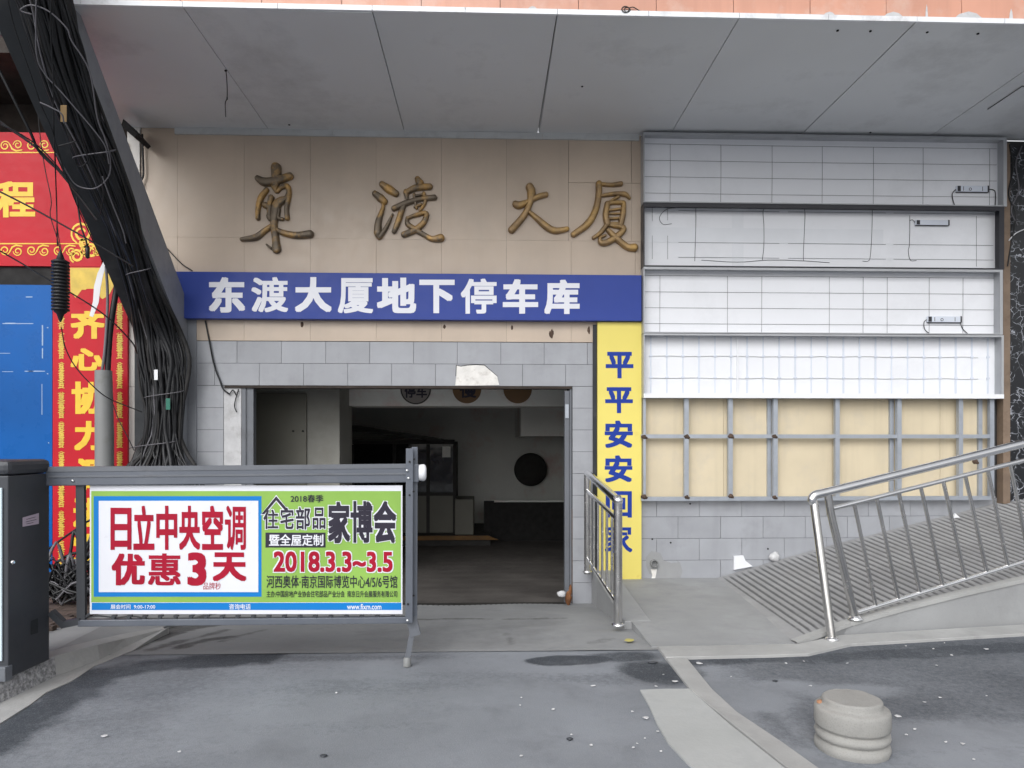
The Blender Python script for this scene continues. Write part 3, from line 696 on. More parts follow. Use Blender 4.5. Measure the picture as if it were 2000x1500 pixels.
mb = MB(); sheet(mb, lambda u, v: bx(u, v), (864, 872, 880, 893), .012); mb.build('paper_notice', 'gwall', bt_)
mb = MB(); p = bx(888, 962, YB - .3); q = bx(925, 1035, YB - .3); mb.box(p.x, q.x, YB - .3, YB + .5, bz, bx(900, 975, YB - .3).z); tag(mb.build('desk_cabinet', 'gpanel', bevel=.01), 'low grey cabinet next to the dark booth in the garage', 'cabinet')
gk = thing('raised_platform', 'low platform with amber kerb edge under the dark booth in the garage', 'platform', (-2, YB - .35, TH - .03))
xq = atY(958, 1045, YB - .4).x
MB().box(-6.9, xq, YB - .36, YB + 1.5, TH - .04, bz - .001).build('platform_top', 'gdark', gk)
mb = MB(); mb.prism([(xq - .05, YB - .42, bz - .004), (-6.9, YB - .42, bz - .004), (-6.9, YB - .42, bz - .075), (xq + .14, YB - .42, bz - .075)], (0, .055, 0)); mb.build('kerb_edge', 'amber', gk)

# ------------------------------------------------------------------ signs on the facade
YS = -.125
a = atY(300, 530, YS); b = atY(1253, 541, YS); zb_ = atY(952, 625, YS).z; za_ = atY(952, 535, YS).z
sg = thing('entrance_sign', 'long blue sign with white characters over the garage entrance', 'sign', ((a.x + b.x) / 2, YS, zb_))
MB().box(a.x, b.x, YS, -.03, zb_, za_).build('sign_board', 'bluesign', sg, bevel=.003)
plS = lambda px, py: atY(px, py, YS)
for ch, x0, x1, y0, y1 in (('东', 408, 479, 541, 611), ('渡', 491, 563, 541, 610), ('大', 576, 648, 541, 610), ('厦', 660, 729, 543, 612), ('地', 736, 813, 542, 612),
                           ('下', 819, 888, 546, 612), ('停', 900, 970, 544, 613), ('车', 982, 1051, 545, 613), ('库', 1063, 1132, 546, 614)):
    chars(sg, 'paper', plS, [(ch, (x0, y0, x1, y1))], .040, .003)
mb = MB()
for px in (1256,): mb.box(atY(1254, 600, YS).x, atY(1257, 600, YS).x, YS + .02, -.03, zb_, za_)
mb.build('end_cap', 'blackframe', sg)
YY = -.07
a = atY(1167, 1132, YY); b = atY(1253, 1132, YY)
ysg = thing('vertical_sign', 'tall yellow sign with blue characters standing beside the garage door', 'sign', ((a.x + b.x) / 2, YY, a.z))
MB().box(a.x, b.x, YY, -.02, a.z, zb_ - .004).build('sign_board', 'yellow', ysg, bevel=.002)
MB().box(a.x - .045, a.x - .004, YY + .025, -.018, a.z, zb_ - .03).build('edge_strip', 'steel', ysg)  # dark strip standing in for the shadow gap beside the sign
plY = lambda px, py: atY(px, py, YY)
for ch, x0, y0, x1, y1 in (('平', 1183, 687, 1237, 739), ('平', 1182, 756, 1236, 807), ('安', 1181, 821, 1236, 875), ('安', 1181, 889, 1235, 942), ('回', 1183, 959, 1234, 1011), ('家', 1181, 1024, 1235, 1081)):
    chars(ysg, 'ink', plY, [(ch, (x0, y0, x1, y1))], .034, .002)

# bronze brush-written characters
def stroke(mb, pl, pts, ws, depth=.045, k=7):
    P = smooth([(x, y, 0) for x, y in pts], k); n = len(P)
    def wat(i):
        t = i / (n - 1) * (len(ws) - 1); j = min(int(t), len(ws) - 2); return ws[j] + (ws[j + 1] - ws[j]) * (t - j)
    C = [pl(p.x, p.y) for p in P]; Wd = [wat(i) for i in range(n)]
    sc = (pl(1, 0) - pl(0, 0)).length
    d0 = (C[1] - C[0]).normalized(); d1 = (C[-1] - C[-2]).normalized()
    seq = [(C[0] - d0 * (Wd[0] * sc * .5 * math.sin(a)), Wd[0] * math.cos(a), d0) for a in (1.5, 1.1, .7, .35)]
    for i in range(n): seq.append((C[i], Wd[i], (C[min(i + 1, n - 1)] - C[max(0, i - 1)]).normalized()))
    seq += [(C[-1] + d1 * (Wd[-1] * sc * .5 * math.sin(a)), Wd[-1] * math.cos(a), d1) for a in (.35, .7, 1.1, 1.5)]
    vs = []; m = 9
    for c, w, d in seq:
        w = max(w * sc * 1.14, .002); s = Vector((d.z, 0, -d.x))
        h = min(depth, .018 + w * .38)
        for q in range(m):
            u = -1 + 2 * q / (m - 1); y = -(.012 + (h - .012) * (1 - abs(u) ** 4) ** .6) if abs(u) < 1 else -.010
            vs.append(c + s * (w / 2 * u) + Vector((0, y, 0)))
        vs.append(c + s * (w / 2) + Vector((0, .004, 0))); vs.append(c - s * (w / 2) + Vector((0, .004, 0)))
    r = m + 2; L = len(seq)
    mb.add(vs, [(i * r + q, i * r + (q + 1) % r, (i + 1) * r + (q + 1) % r, (i + 1) * r + q) for i in range(L - 1) for q in range(r)], True)
    mb.add(vs[:r] + vs[-r:], [tuple(range(r)), tuple(range(2 * r - 1, r - 1, -1))])
P1 = lambda x, y: atY(420 + x / 4, 300 + y / 4, -.030)
P2 = lambda x, y: atY(850 + x / 4, 300 + y / 4, -.030)
CH = [
 (P1, 'bronzed', 'dark bronze brush-written character shaped like a tree on the beige stone, tallest one', [
  ([(478, 110), (480, 170), (476, 240)], [72, 70, 52]), ([(335, 195), (385, 222), (470, 215), (590, 178)], [42, 62, 62, 50]),
  ([(405, 285), (360, 350), (338, 430), (336, 508)], [36, 42, 36, 32]), ([(470, 262), (478, 300)], [52, 24]), ([(490, 300), (520, 268), (565, 258), (580, 320), (560, 430), (565, 508)], [24, 28, 40, 34, 34, 34]),
  ([(575, 300), (560, 350), (520, 370), (485, 400), (470, 470), (462, 560), (476, 680), (482, 750)], [24, 36, 56, 64, 58, 50, 52, 66]),
  ([(390, 402), (430, 425)], [42, 40]), ([(440, 345), (430, 400), (425, 500)], [44, 36, 38]), ([(425, 490), (432, 515)], [42, 30]), ([(500, 440), (495, 500), (530, 515)], [26, 26, 24]),
  ([(440, 570), (390, 605), (320, 655), (210, 672)], [34, 38, 46, 28]), ([(480, 595), (540, 622), (640, 640), (745, 630)], [34, 42, 48, 56]), ([(405, 712), (440, 742)], [12, 18])]),
 (P1, 'bronzed', 'dark bronze brush-written character with three water strokes on the beige stone', [
  ([(1305, 242), (1360, 280), (1415, 315)], [44, 62, 48]), ([(1250, 315), (1295, 350), (1325, 378)], [44, 58, 48]), ([(1312, 385), (1312, 430), (1278, 530), (1272, 620), (1282, 662)], [18, 26, 46, 56, 26]),
  ([(1290, 650), (1340, 575), (1388, 475)], [34, 30, 14]), ([(1582, 200), (1600, 232)], [40, 58]), ([(1490, 310), (1560, 272), (1680, 260)], [34, 46, 44]), ([(1492, 300), (1500, 360)], [38, 22]),
  ([(1395, 432), (1490, 390), (1600, 358), (1715, 345)], [38, 42, 34, 40]), ([(1480, 400), (1455, 460), (1425, 550), (1398, 612)], [30, 42, 42, 32]),
  ([(1556, 322), (1562, 370), (1575, 430)], [24, 22, 18]), ([(1632, 312), (1642, 380), (1600, 450)], [26, 24, 20]), ([(1560, 420), (1612, 398)], [18, 18]), ([(1575, 330), (1620, 322)], [18, 18]),
  ([(1505, 505), (1570, 482), (1650, 468), (1630, 540), (1560, 600), (1475, 635)], [22, 28, 34, 42, 44, 44]), ([(1502, 505), (1505, 550), (1560, 592), (1640, 640), (1700, 668), (1765, 660)], [24, 36, 40, 34, 40, 58])]),
 (P2, 'bronze', 'gilded bronze three-stroke brush-written character on the beige stone', [
  ([(625, 395), (655, 405), (720, 380), (800, 340), (865, 322)], [46, 54, 36, 40, 38]), ([(738, 262), (752, 310), (735, 400), (690, 490), (595, 600)], [58, 60, 42, 46, 50]),
  ([(735, 458), (800, 512), (880, 580), (945, 604), (1030, 590)], [28, 42, 50, 46, 34])]),
 (P2, 'bronze', 'gilded bronze brush-written character at the right end of the beige stone', [
  ([(1270, 238), (1370, 246), (1450, 238)], [26, 28, 34]), ([(1278, 235), (1276, 330), (1250, 450), (1190, 550), (1078, 635)], [44, 44, 46, 50, 42]),
  ([(1290, 332), (1400, 316), (1480, 320), (1518, 352)], [24, 30, 36, 18]), ([(1360, 378), (1430, 338)], [18, 24]), ([(1345, 392), (1332, 480), (1345, 552)], [40, 44, 48]), ([(1345, 392), (1400, 384), (1468, 384)], [28, 30, 30]),
  ([(1472, 388), (1466, 470), (1448, 558)], [32, 42, 42]), ([(1360, 444), (1450, 432)], [18, 16]), ([(1362, 472), (1450, 470)], [14, 14]), ([(1362, 510), (1452, 505)], [18, 18]), ([(1350, 548), (1450, 552)], [26, 26]),
  ([(1340, 555), (1290, 620), (1235, 660)], [34, 30, 26]), ([(1370, 562), (1470, 582), (1430, 640), (1345, 692), (1295, 698), (1290, 660), (1330, 640)], [26, 40, 46, 46, 38, 26, 16]), ([(1350, 600), (1420, 668), (1500, 730), (1555, 736)], [34, 46, 46, 58])]),
]
for pl, ma, lb, st in CH:
    mb = MB()
    for i, (p, w) in enumerate(st): stroke(mb, pl, p, w, .045 + .0015 * (i % 4))
    tag(mb.build('bronze_character', ma), lb, 'lettering', 'bronze characters on the stone band')

# ------------------------------------------------------------------ light boxes on the right
YBX = -.17; YBK = -.045
xl = atY(1257, 600, YBX).x; xr = atY(1962, 500, YBX).x
def zbx(py, Y=YBX): return atY(1257, py, Y).z
def wire(lp, pts, name='led_wire', r=.0018, mat='wire'):
    MB().tube(pts, r, 5).build(name, mat, lp)
def lightbox(label, y0, y1, frame, lip, xr_):
    z0, z1 = zbx(y1), zbx(y0)
    t = thing('light_box', label, 'light box', ((xl + xr_) / 2, YBX, z0), 'opened sign light boxes on the right wall')
    mb = MB(); w = .012
    mb.box(xl, xr_, YBX, -.014, z1 - w, z1 - .002); mb.box(xl, xr_, YBX, -.014, z0 + .001, z0 + w)
    mb.box(xl, xl + w, YBX + .001, -.014, z0 + w, z1 - w); mb.box(xr_ - w, xr_, YBX + .001, -.014, z0 + w, z1 - w)
    mb.box(xl, xr_, YBX - .003, YBX, z1 - lip, z1); mb.box(xr_ - lip * 1.3, xr_, YBX - .003, YBX, z0, z1 - lip)
    mb.build('frame', frame, t)
    MB().box(xl + w, xr_ - w, YBK, YBK + .01, z0 + w, z1 - w).build('back_panel', 'boxback', t)
    return t, z0 + w, z1 - w
def supply(t, px0, py0, px1, py1, hang):
    pl = lambda x, y: atY(x, y, YBK - .028)
    a = pl(px0, py1); b = pl(px1, py0)
    ps = MB().box(a.x, b.x, YBK - .028, YBK - .001, a.z, b.z).build('power_supply', 'led', t, bevel=.003)
    w = b.x - a.x
    mb = MB(); mb.box(a.x + w * .02, a.x + w * .12, YBK - .0295, YBK - .027, a.z + .004, b.z - .004); mb.box(b.x - .012, b.x + .004, YBK - .0295, YBK - .002, a.z - .002, b.z + .002); mb.box(a.x, b.x, YBK - .027, YBK - .004, a.z - .006, a.z - .001); mb.build('end_cap', 'blackframe', ps)
    if hang < 2:
        mb = MB(); mb.tube([a.lerp(b, .42) + Vector((math.cos(q) * .014, -.001, math.sin(q) * .014)) for q in [k * math.pi / 8 for k in range(17)]], .003, 5); mb.box(a.x + w * .2, a.x + w * .215, YBK - .0292, YBK - .027, a.z + .01, b.z - .01); mb.box(a.x + w * .8, a.x + w * .815, YBK - .0292, YBK - .027, a.z + .01, b.z - .01); mb.build('marking', 'blackframe', ps)
    return a, b
def W3(px, py): return atY(px, py, YBK - .004)
# first box
t, z0, z1 = lightbox('topmost open light box with grey frame and dark wire grid under the canopy', 258, 395, 'boxframe', .030, xr + .025)
for px in (1309, 1408, 1508, 1606, 1706, 1803, 1933):
    x = W3(px, 300).x; wire(t, [(x, YBK - .004, W3(952, 281 + (px - 1257) * .011).z if 0 else zbx(281, YBK)), (x + .001, YBK - .004, (z0 + z1) / 2), (x - .003, YBK - .004, z0)])
for py in (281, 313, 345, 377): z = zbx(py, YBK); wire(t, [(xl + .012, YBK - .004, z), (xl + 1.5, YBK - .004, z - .004), (xr, YBK - .004, z)])
a, b = supply(t, 1869, 363, 1931, 374, 0)
wire(t, smooth([(a.x, YBK - .01, a.z + .03), (a.x - .04, YBK - .01, a.z - .02), (a.x - .03, YBK - .01, a.z - .10), (a.x, YBK - .01, z0)]), 'cable', .005, 'cable')
wire(t, smooth([(b.x, YBK - .01, b.z - .03), (b.x + .07, YBK - .01, b.z - .04), (b.x + .09, YBK - .01, b.z - .09), (b.x + .085, YBK - .01, z0)]), 'cable', .005, 'cable')
# second box, black frame
t, z0, z1 = lightbox('second light box from the top with black frame and loose wires', 396, 520, 'blackframe', .042, xr - .005)
mb = MB(); zz = zbx(458, YBK); mb.box(xl + .013, xl + 2.7, YBK - .003, YBK - .001, zz - .085, zz + .08); x = W3(1441, 450).x; mb.box(x - .065, x + .065, YBK - .0028, YBK - .0008, z0, z1); mb.build('grey_tape', pmat('grey_tape', (.77, .785, .82), .5, var=.04), t)
zz = lambda py: zbx(py, YBK)
for px, y0_, y1_ in ((1274, 405, 432), (1274, 460, 506), (1304, 405, 430), (1304, 460, 506), (1907, 415, 515)):
    x = W3(px, 450).x; wire(t, [(x, YBK - .005, zz(y0_)), (x, YBK - .005, zz(y1_))])
for pts in ([(1359, 403), (1359, 440), (1358, 475), (1357, 510)], [(1504, 407), (1491, 410), (1492, 440), (1492, 480), (1489, 508)], [(1567, 408), (1572, 413), (1571, 450), (1569, 500), (1570, 510)], [(1704, 403), (1703, 450), (1700, 500), (1695, 510), (1685, 510)], [(1777, 421), (1777, 450), (1776, 480), (1774, 490), (1778, 508), (1790, 509)],
            [(1359, 404), (1320, 406), (1300, 410), (1288, 425), (1295, 438), (1312, 437)], [(1370, 508), (1440, 512), (1500, 508), (1560, 509), (1620, 513)]):
    wire(t, smooth([W3(px, py) for px, py in pts], 5), r=.003)
for x0_, x1_ in ((1325, 1522), (1539, 1730), (1745, 1940)):
    for py in (411, 473, 502): z = zz(py); wire(t, [(W3(x0_, 450).x, YBK - .005, z), (W3(x1_, 450).x, YBK - .005, z)], r=.0018)
a, b = supply(t, 1789, 430, 1854, 439, 2)
wire(t, smooth([(a.x, YBK - .01, a.z + .03), (a.x - .03, YBK - .01, a.z + .06), (a.x - .06, YBK - .006, a.z + .05)]), 'cable', .003, 'cable')
# third box
t, z0, z1 = lightbox('third light box from the top with grey frame and fine wire grid', 521, 650, 'boxframe', .026, xr - .02)
for px in (1289, 1421, 1488, 1620, 1686, 1733, 1815, 1881):
    x = W3(px, 590).x; wire(t, [(x, YBK - .004, zbx(538, YBK)), (x - .002, YBK - .004, z0)], r=.0018)
for py in (538, 570, 601, 632): z = zz(py); wire(t, [(xl + .012, YBK - .004, z), (xr - .03, YBK - .004, z)], r=.0018)
a, b = supply(t, 1812, 618, 1878, 629, 1)
wire(t, smooth([(a.x, YBK - .01, a.z + .03), (a.x - .03, YBK - .01, a.z), (a.x - .02, YBK - .01, a.z - .08), (a.x + .05, YBK - .01, z0)]), 'cable', .004, 'cable')
wire(t, smooth([(b.x, YBK - .01, b.z - .03), (b.x + .02, YBK - .01, a.z - .06), (b.x + .1, YBK - .01, z0)]), 'cable', .004, 'cable')
# fourth box: led strips
t, z0, z1 = lightbox('lowest light box with rows of pale led strips on a white back', 651, 777, 'boxframe', .02, xr - .01)
MB().box(xl, xr - .01, YBX - .0055, YBX - .0032, z0 - .012, z0 + .035).build('bottom_lip', 'white', t)
for i in range(22):
    px = 1271 + i * 31.35; x = W3(px, 700).x; wv = random.uniform(.010, .020)
    mb = MB(); mb.box(x - wv / 2, x + wv / 2, YBK - .008, YBK - .001, zz(767), zz(656))
    for py in (695, 737): mb.box(x - .018, x + .018, YBK - .013, YBK - .001, zz(py) - .009, zz(py) + .009)
    mb.build('led_strip', 'led', t)
for py in (695, 738): wire(t, [(W3(1271, 700).x + k * .1745, YBK - .006, zz(py) + random.uniform(-.006, .004)) for k in range(22)], r=.0035, mat='trimg')
mb = MB(); x = W3(1440, 700).x; mb.box(x - .008, x + .008, YBK - .02, YBK - .0085, z0 + .003, z1 - .003); mb.build('divider', 'white', t)

# bare galvanised frame under the boxes
ft = thing('metal_frame', 'bare galvanised tube frame with rusty joints in front of cream boards', 'frame', (3.8, -.1, zc0))
YFm = -.115; YFb = -.055
plF = lambda px, py: atY(px, py, YFm)
hw = .024
def vt(px, Y=YFm, name='upright', w=hw, y0=776, y1=972):
    p = atY(px, 850, Y); MB().box(p.x - w, p.x + w, Y, Y + .045, atY(px, y1, Y).z, zbx(776) - .004).build(name, 'galv', ft)
for px in (1341, 1427, 1515, 1636, 1757, 1877, 1938): vt(px)
for px in (1259,): vt(px, YFm, w=.014)
for px in (1503, 1742, 1915): vt(px, YFb + .012, w=.022)
xe = plF(1938, 850).x
zz1 = plF(952, 852).z; zz2 = atY(952, 971, YFm).z
xs_ = [atY(1253, 850, YFm).x] + [plF(p, 850).x for p in (1341, 1427, 1515, 1636, 1757, 1877, 1938)]
for i in range(7): MB().box(xs_[i] + (hw if i else 0), xs_[i + 1] - hw, YFm + .006, YFm + .042, zz1 - .021, zz1 + .021).build('crossbar', 'galv', ft)
MB().box(xs_[0], xe, YFm + .003, YFm + .045, zz2 - .046, zz2 - .002).build('bottom_bar', 'galv', ft)
random.seed(21)
for px, py, r_ in ((1258, 853, .030), (1341, 853, .030), (1427, 852, .034), (1513, 852, .028), (1258, 970, .033), (1341, 971, .026), (1427, 969, .030), (1513, 971, .026), (1905, 902, .034)):
    mb = MB(); mb.lump(plF(px, py) + Vector((0, .004, 0)), r_, px % 17, (1, .7, .75)); mb.lump(plF(px + 3, py + 2) + Vector((0, .0, 0)), r_ * .6, px % 13, (1.2, .8, .8)); mb.build('rust_joint', 'rust', ft)
# batten and marble at the right end
a = atY(1944, 600, -.11); b = atY(1966, 600, -.11)
MBt = MB().box(xr + .026, xr + .105, -.115, -.014, .0 + atY(1950, 980, -.1).z - .02, ZS - .07)
tag(MBt.build('wooden_batten', 'wood'), 'brown weathered batten between the light boxes and the black marble', 'batten')
MBp = MB().box(xr + .107, 9.5, -.09, -.0125, .55, ZS - .09)
tag(MBp.build('marble_cladding', 'marble'), 'black marble slab with white veins at the right edge of the facade', 'marble wall')
random.seed(31)
for k, (pts, r_, ma, lb) in enumerate((([(1972, 282), (1978, 330), (1970, 380), (1984, 420), (1976, 470), (1968, 520)], .008, 'cable', 'black cable dangling in front of the black marble'),
                              ([(1996, 285), (1984, 320), (1990, 370), (1975, 410), (1988, 440)], .006, 'cableg', 'pale grey cable tangled high on the black marble'),
                              ([(1970, 470), (1985, 455), (2010, 445), (2040, 440)], .006, 'cablew', 'short white cable crossing the black marble'))):
    mb = MB(); mb.tube(smooth([atY(x, y, -.12) for x, y in pts], 6), r_, 6); tag(mb.build('loose_cable', ma), lb, 'cable')
for px, py in ((1274, 1053), (1310, 1060), (1348, 984), (1500, 1072)):
    MB().lathe(atY(px, py, -.0165), [(.010, 0), (.010, .003)], 10, (0, 1, 0)).build('drill_hole', 'dark', bld)
# low wall details
c = atY(1277, 1100, -.03)
dp = thing('drain_pipe', 'small round drain pipe stub with white drips low on the grey tiles', 'pipe', c)
mb = MB(); mb.lathe(c + Vector((0, .03, 0)), [(.042, 0), (.042, .07), (.033, .07), (.033, .01)], 20, (0, -1, 0)); mb.build('pipe_stub', 'pvc', dp)
mb = MB(); mb.prism([atY(px, py, -.016) for px, py in ((1271, 1112), (1283, 1112), (1281, 1124), (1279, 1133), (1271, 1134), (1274, 1124))], (0, .003, 0)); mb.build('white_drip', 'plasterw', dp)
mb = MB(); mb.prism([atY(px, py, -.0155) for px, py in ((1262, 1088), (1272, 1076), (1290, 1080), (1296, 1094), (1312, 1100), (1328, 1098), (1333, 1115), (1329, 1130), (1285, 1131), (1268, 1120), (1262, 1104))], (0, .003, 0)); mb.build('mortar_patch', 'concrete', dp)
mb = MB(); mb.prism([atY(px, py, -.05) for px, py in ((1434, 1086), (1452, 1085), (1456, 1095), (1470, 1106), (1456, 1109), (1434, 1113))], (0, .034, 0)); tag(mb.build('foam_board', 'white'), 'torn white foam board piece leaning on the grey tiles by the ramp foot', 'litter')
mb = MB(); mb.lump(atY(1513, 1088, -.05), .062, 5, (1.05, .5, .85)); tag(mb.build('foam_chunk', 'scrap'), 'rounded white foam chunk on the ribbed ramp against the tiles', 'litter')
mb = MB(); p = atY(1867, 1007, -.30); q = onpl(1867, 1008, Vector((0, -.35, .5)), Vector((0, 1, 0))); mb.prism([q + Vector((-.03, 0, -.02)), q + Vector((.045, 0, -.015)), q + Vector((-.005, 0, .03))], (0, .02, 0)); tag(mb.build('paper_piece', 'white'), 'small white paper piece on the upper ramp near the wall', 'litter')

# ------------------------------------------------------------------ neighbouring shop at the left
YN = -.06
def N3(px, py, Y=YN): return atY(px, py, Y)
nb = thing('neighbour_shop', 'neighbouring red and blue shop front partly hidden by the dark steel beam', 'shop', (-6, 0, 0))
xn = atY(252, 700, 0).x
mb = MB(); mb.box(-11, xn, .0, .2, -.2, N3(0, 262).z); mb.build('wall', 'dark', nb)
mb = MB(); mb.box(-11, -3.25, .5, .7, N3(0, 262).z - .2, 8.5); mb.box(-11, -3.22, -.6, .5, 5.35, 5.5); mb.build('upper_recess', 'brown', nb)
mb = MB()
for k in range(9): mb.box(-11, -3.3, .40, .46, 3.9 + k * .13, 3.93 + k * .13)
mb.build('louvre', 'brown', nb)
mb = MB(); tiles(mb, xn, XA(276), .0, ZS, .6, .95, xn - .45, .2, -.008, gap=.005, depth=.03, var=.04, stagger=False); mb.build('pale_pilaster', 'pil', nb)
mb = MB(); mb.prism([N3(241, 232, -.4), N3(268, 262, -.4), N3(262, 268, -.4), N3(236, 246, -.4)], (0, .3, 0)); mb.build('joint_cover', 'dark', nb)
# red fascia
z0, z1 = N3(0, 519).z, N3(0, 258).z
rf_ = thing('red_fascia_sign', 'red shop fascia with yellow character and scroll ornament borders', 'sign', (-6, YN, z0))
MB().box(-9, N3(198, 400).x, YN, -.002, z0, z1).build('sign_board', 'red', rf_)
chars(rf_, 'gold', N3, [('程', (-8, 354, 69, 425)), ('工', (-120, 360, -50, 420))], .034, .002)
def curl(mb, c, r0, turns, a0, sgn, w, pl, lift=.003):
    pts = []
    for k in range(int(turns * 14) + 1):
        a = a0 + sgn * 2 * math.pi * k / 14; r = r0 * (1 - .72 * k / (turns * 14))
        pts.append((c[0] + math.cos(a) * r, c[1] + math.sin(a) * r))
    ribbon(mb, pts, w, pl, lift)
def ribbon(mb, pts, w, pl, lift=.003):
    n = len(pts); vs = []
    for i, p in enumerate(pts):
        a = pts[max(0, i - 1)]; b = pts[min(n - 1, i + 1)]; dx, dy = b[0] - a[0], b[1] - a[1]; l = math.hypot(dx, dy) or 1
        ww = w * (.55 + .45 * math.sin(math.pi * min(1, max(0, i / (n - 1)))))
        for s in (-1, 1): vs.append(pl(p[0] - dy / l * ww / 2 * s, p[1] + dx / l * ww / 2 * s) + Vector((0, -lift, 0)))
    mb.add(vs, [(2 * i, 2 * i + 1, 2 * i + 3, 2 * i + 2) for i in range(n - 1)])
mb = MB()
for y, fl_ in ((298, -1), (476, 1)):
    ribbon(mb, [(-300 + k * 20, y) for k in range(25)], 2.6, N3, .0024)
    for k in range(-8, 5):
        cx = k * 52 + 10; cy = y + fl_ * 13
        curl(mb, (cx, cy), 10, 1.5, 0, fl_, 2.6, N3); curl(mb, (cx + 25, cy + fl_ * 2), 9, 1.4, math.pi, -fl_, 2.6, N3)
        ribbon(mb, [(cx + 9, cy + fl_ * 4), (cx + 14, cy - fl_ * 6), (cx + 22, cy - fl_ * 10), (cx + 34, cy - fl_ * 8)], 3.4, N3, .0036)
for c, r_ in (((160, 455), 22), ((178, 490), 16), ((150, 500), 14), ((185, 440), 12), ((165, 475), 10)):
    curl(mb, c, r_, 1.7, 2, 1, 5, N3)
mb.build('scroll_border', 'gold', rf_)
MB().box(-9, N3(102, 540).x, YN + .03, -.003, N3(0, 560).z, z0 - .006).build('dark_gap', 'dark', rf_)
# blue hoarding
hb = thing('blue_hoarding', 'glossy blue sheet hoarding closing the shop at the far left', 'hoarding', (N3(50, 1000).x, YN, .1))
MB().box(-9, N3(102, 800).x, YN, -.003, .0, N3(0, 556).z).build('sheet', 'hoard', hb)
mb = MB(); random.seed(13)
for px, py, w, h in ((57, 580, 13, 2), (35, 632, 60, 1.5), (83, 655, 2.5, 40), (83, 690, 2, 20), (68, 725, 40, 1.6), (60, 725, 10, 2), (93, 640, 3, 2), (82, 780, 1.2, 60), (93, 730, 2.5, 2), (20, 631, 20, 1), (95, 865, 2, 2), (10, 690, 20, 1), (15, 726, 22, 1)):
    sheet(mb, N3, (px - w / 2, py - h / 2, px + w / 2, py + h / 2), .001, .0008)
mb.build('white_scuff', 'scuff', hb)
# red couplet banner
yc = YN - .012
C3 = lambda px, py: atY(px, py, yc)
cb = thing('red_couplet_banner', 'tall red banner with yellow brush characters and wavy yellow edges', 'banner', (C3(175, 1115).x, yc, C3(175, 1118).z))
MB().box(C3(103, 800).x, C3(249, 800).x, yc, YN + .05, C3(175, 1118).z, C3(175, 521).z).build('cloth_panel', 'red', cb)
mb = MB()
for ch, r_ in (('齐', (138, 607, 205, 662)), ('心', (138, 680, 202, 724)), ('协', (140, 745, 206, 809)), ('力', (145, 822, 206, 880)), ('源', (150, 895, 208, 958)), ('进', (143, 972, 206, 1030)), ('宝', (143, 1042, 206, 1098))):
    chars(cb, 'gold', C3, [(ch, r_)], .045, .0025)
random.seed(17)
for cx in (120, 234):
    mb = MB()
    for y0_ in range(592, 1112, 58):
        n = 24; pts = [(cx + 6 * math.sin(k * 1.75) + random.uniform(-1, 1), y0_ + 50 * k / n) for k in range(n + 1)]
        ribbon(mb, pts, 3.6, C3, .002); ribbon(mb, [(2 * cx - x, y) for x, y in pts], 2.6, C3, .0028)
    mb.build('wavy_border', 'goldd', cb)
mb = MB()
mb.prism([C3(px, py) + Vector((0, -.002, 0)) for px, py in ((137, 523), (222, 523), (222, 560), (212, 578), (200, 584), (188, 574), (178, 566), (160, 566), (148, 582), (138, 570))][::-1], (0, .0015, 0)); mb.build('cloud_ornament', 'goldd', cb)
mb = MB()
mb.prism([C3(px, py) + Vector((0, -.0035, 0)) for px, py in ((152, 592), (156, 574), (170, 564), (182, 564), (194, 574), (199, 592))][::-1], (0, .001, 0)); mb.build('red_dome', 'red', cb)
# grey pvc conduit with the cables going into it
YV = -.32
pv = thing('conduit_pipe', 'grey plastic conduit pipe standing before the red banner with cables entering its top', 'pipe', (atY(204, 1100, YV).x, YV, .1))
a = atY(204, 724, YV); mb = MB(); mb.tube([(a.x, YV, .08), (a.x, YV, 1.6), (a.x - .01, YV, a.z)], [.088, .088, .080], 20); mb.build('pipe', 'pvc', pv)
mb = MB(); mb.tube(smooth([(a.x + .03, YV, a.z - .05), atY(214, 660, YV), atY(220, 610, YV), atY(228, 560, YV), atY(232, 520, YV - .1)]), .030, 10); mb.build('black_cable', 'cable', pv)
mb = MB(); mb.tube(smooth([(a.x - .015, YV - .03, a.z - .05), atY(204, 690, YV - .04), atY(209, 620, YV - .04), atY(210, 570, YV - .04), atY(207, 520, YV - .08)]), .014, 8); mb.build('white_cable', 'cableg', pv)
mb = MB(); ribbon(mb, [(205, 512), (196, 535), (190, 560), (187, 590), (178, 618)], 13, lambda x, y: atY(x, y, YV - .07), 0)
for v in list(mb.v): pass
o = mb.build('tape', 'cablew', pv); so = o.modifiers.new('thickness', 'SOLIDIFY'); so.thickness = .004

# ------------------------------------------------------------------ slanting steel beam
XB0, XB1 = -3.70, -3.215
bm = thing('steel_beam', 'dark steel bracket rising from an upright column and slanting out under the canopy', 'beam', (XB1, -.2, 0))
prof = [(-.19, -.1), (-.19, 2.66), (-3.25, 5.56), (-3.04, 5.80), (-.012, 2.98), (-.012, -.1)]
mb = MB(); w = .03
mb.prism([(XB1 - w, y, z) for y, z in prof], (w, 0, 0)); mb.build('side_plate', 'steel_lit', bm)
mb = MB(); mb.prism([(XB0, y, z) for y, z in prof], (XB1 - w - .001 - XB0, 0, 0))
mb.build('box_section', 'steel', bm)
mb = MB(); mb.box(XB1 - .05, XB1 + .006, -.20, -.191, -.1, 2.66); mb.box(XB1 + .001, XA(384, -.03) - .002, -.03, -.012, -.1, ZA(627)); mb.build('corner_strip', 'steel_lit', bm)

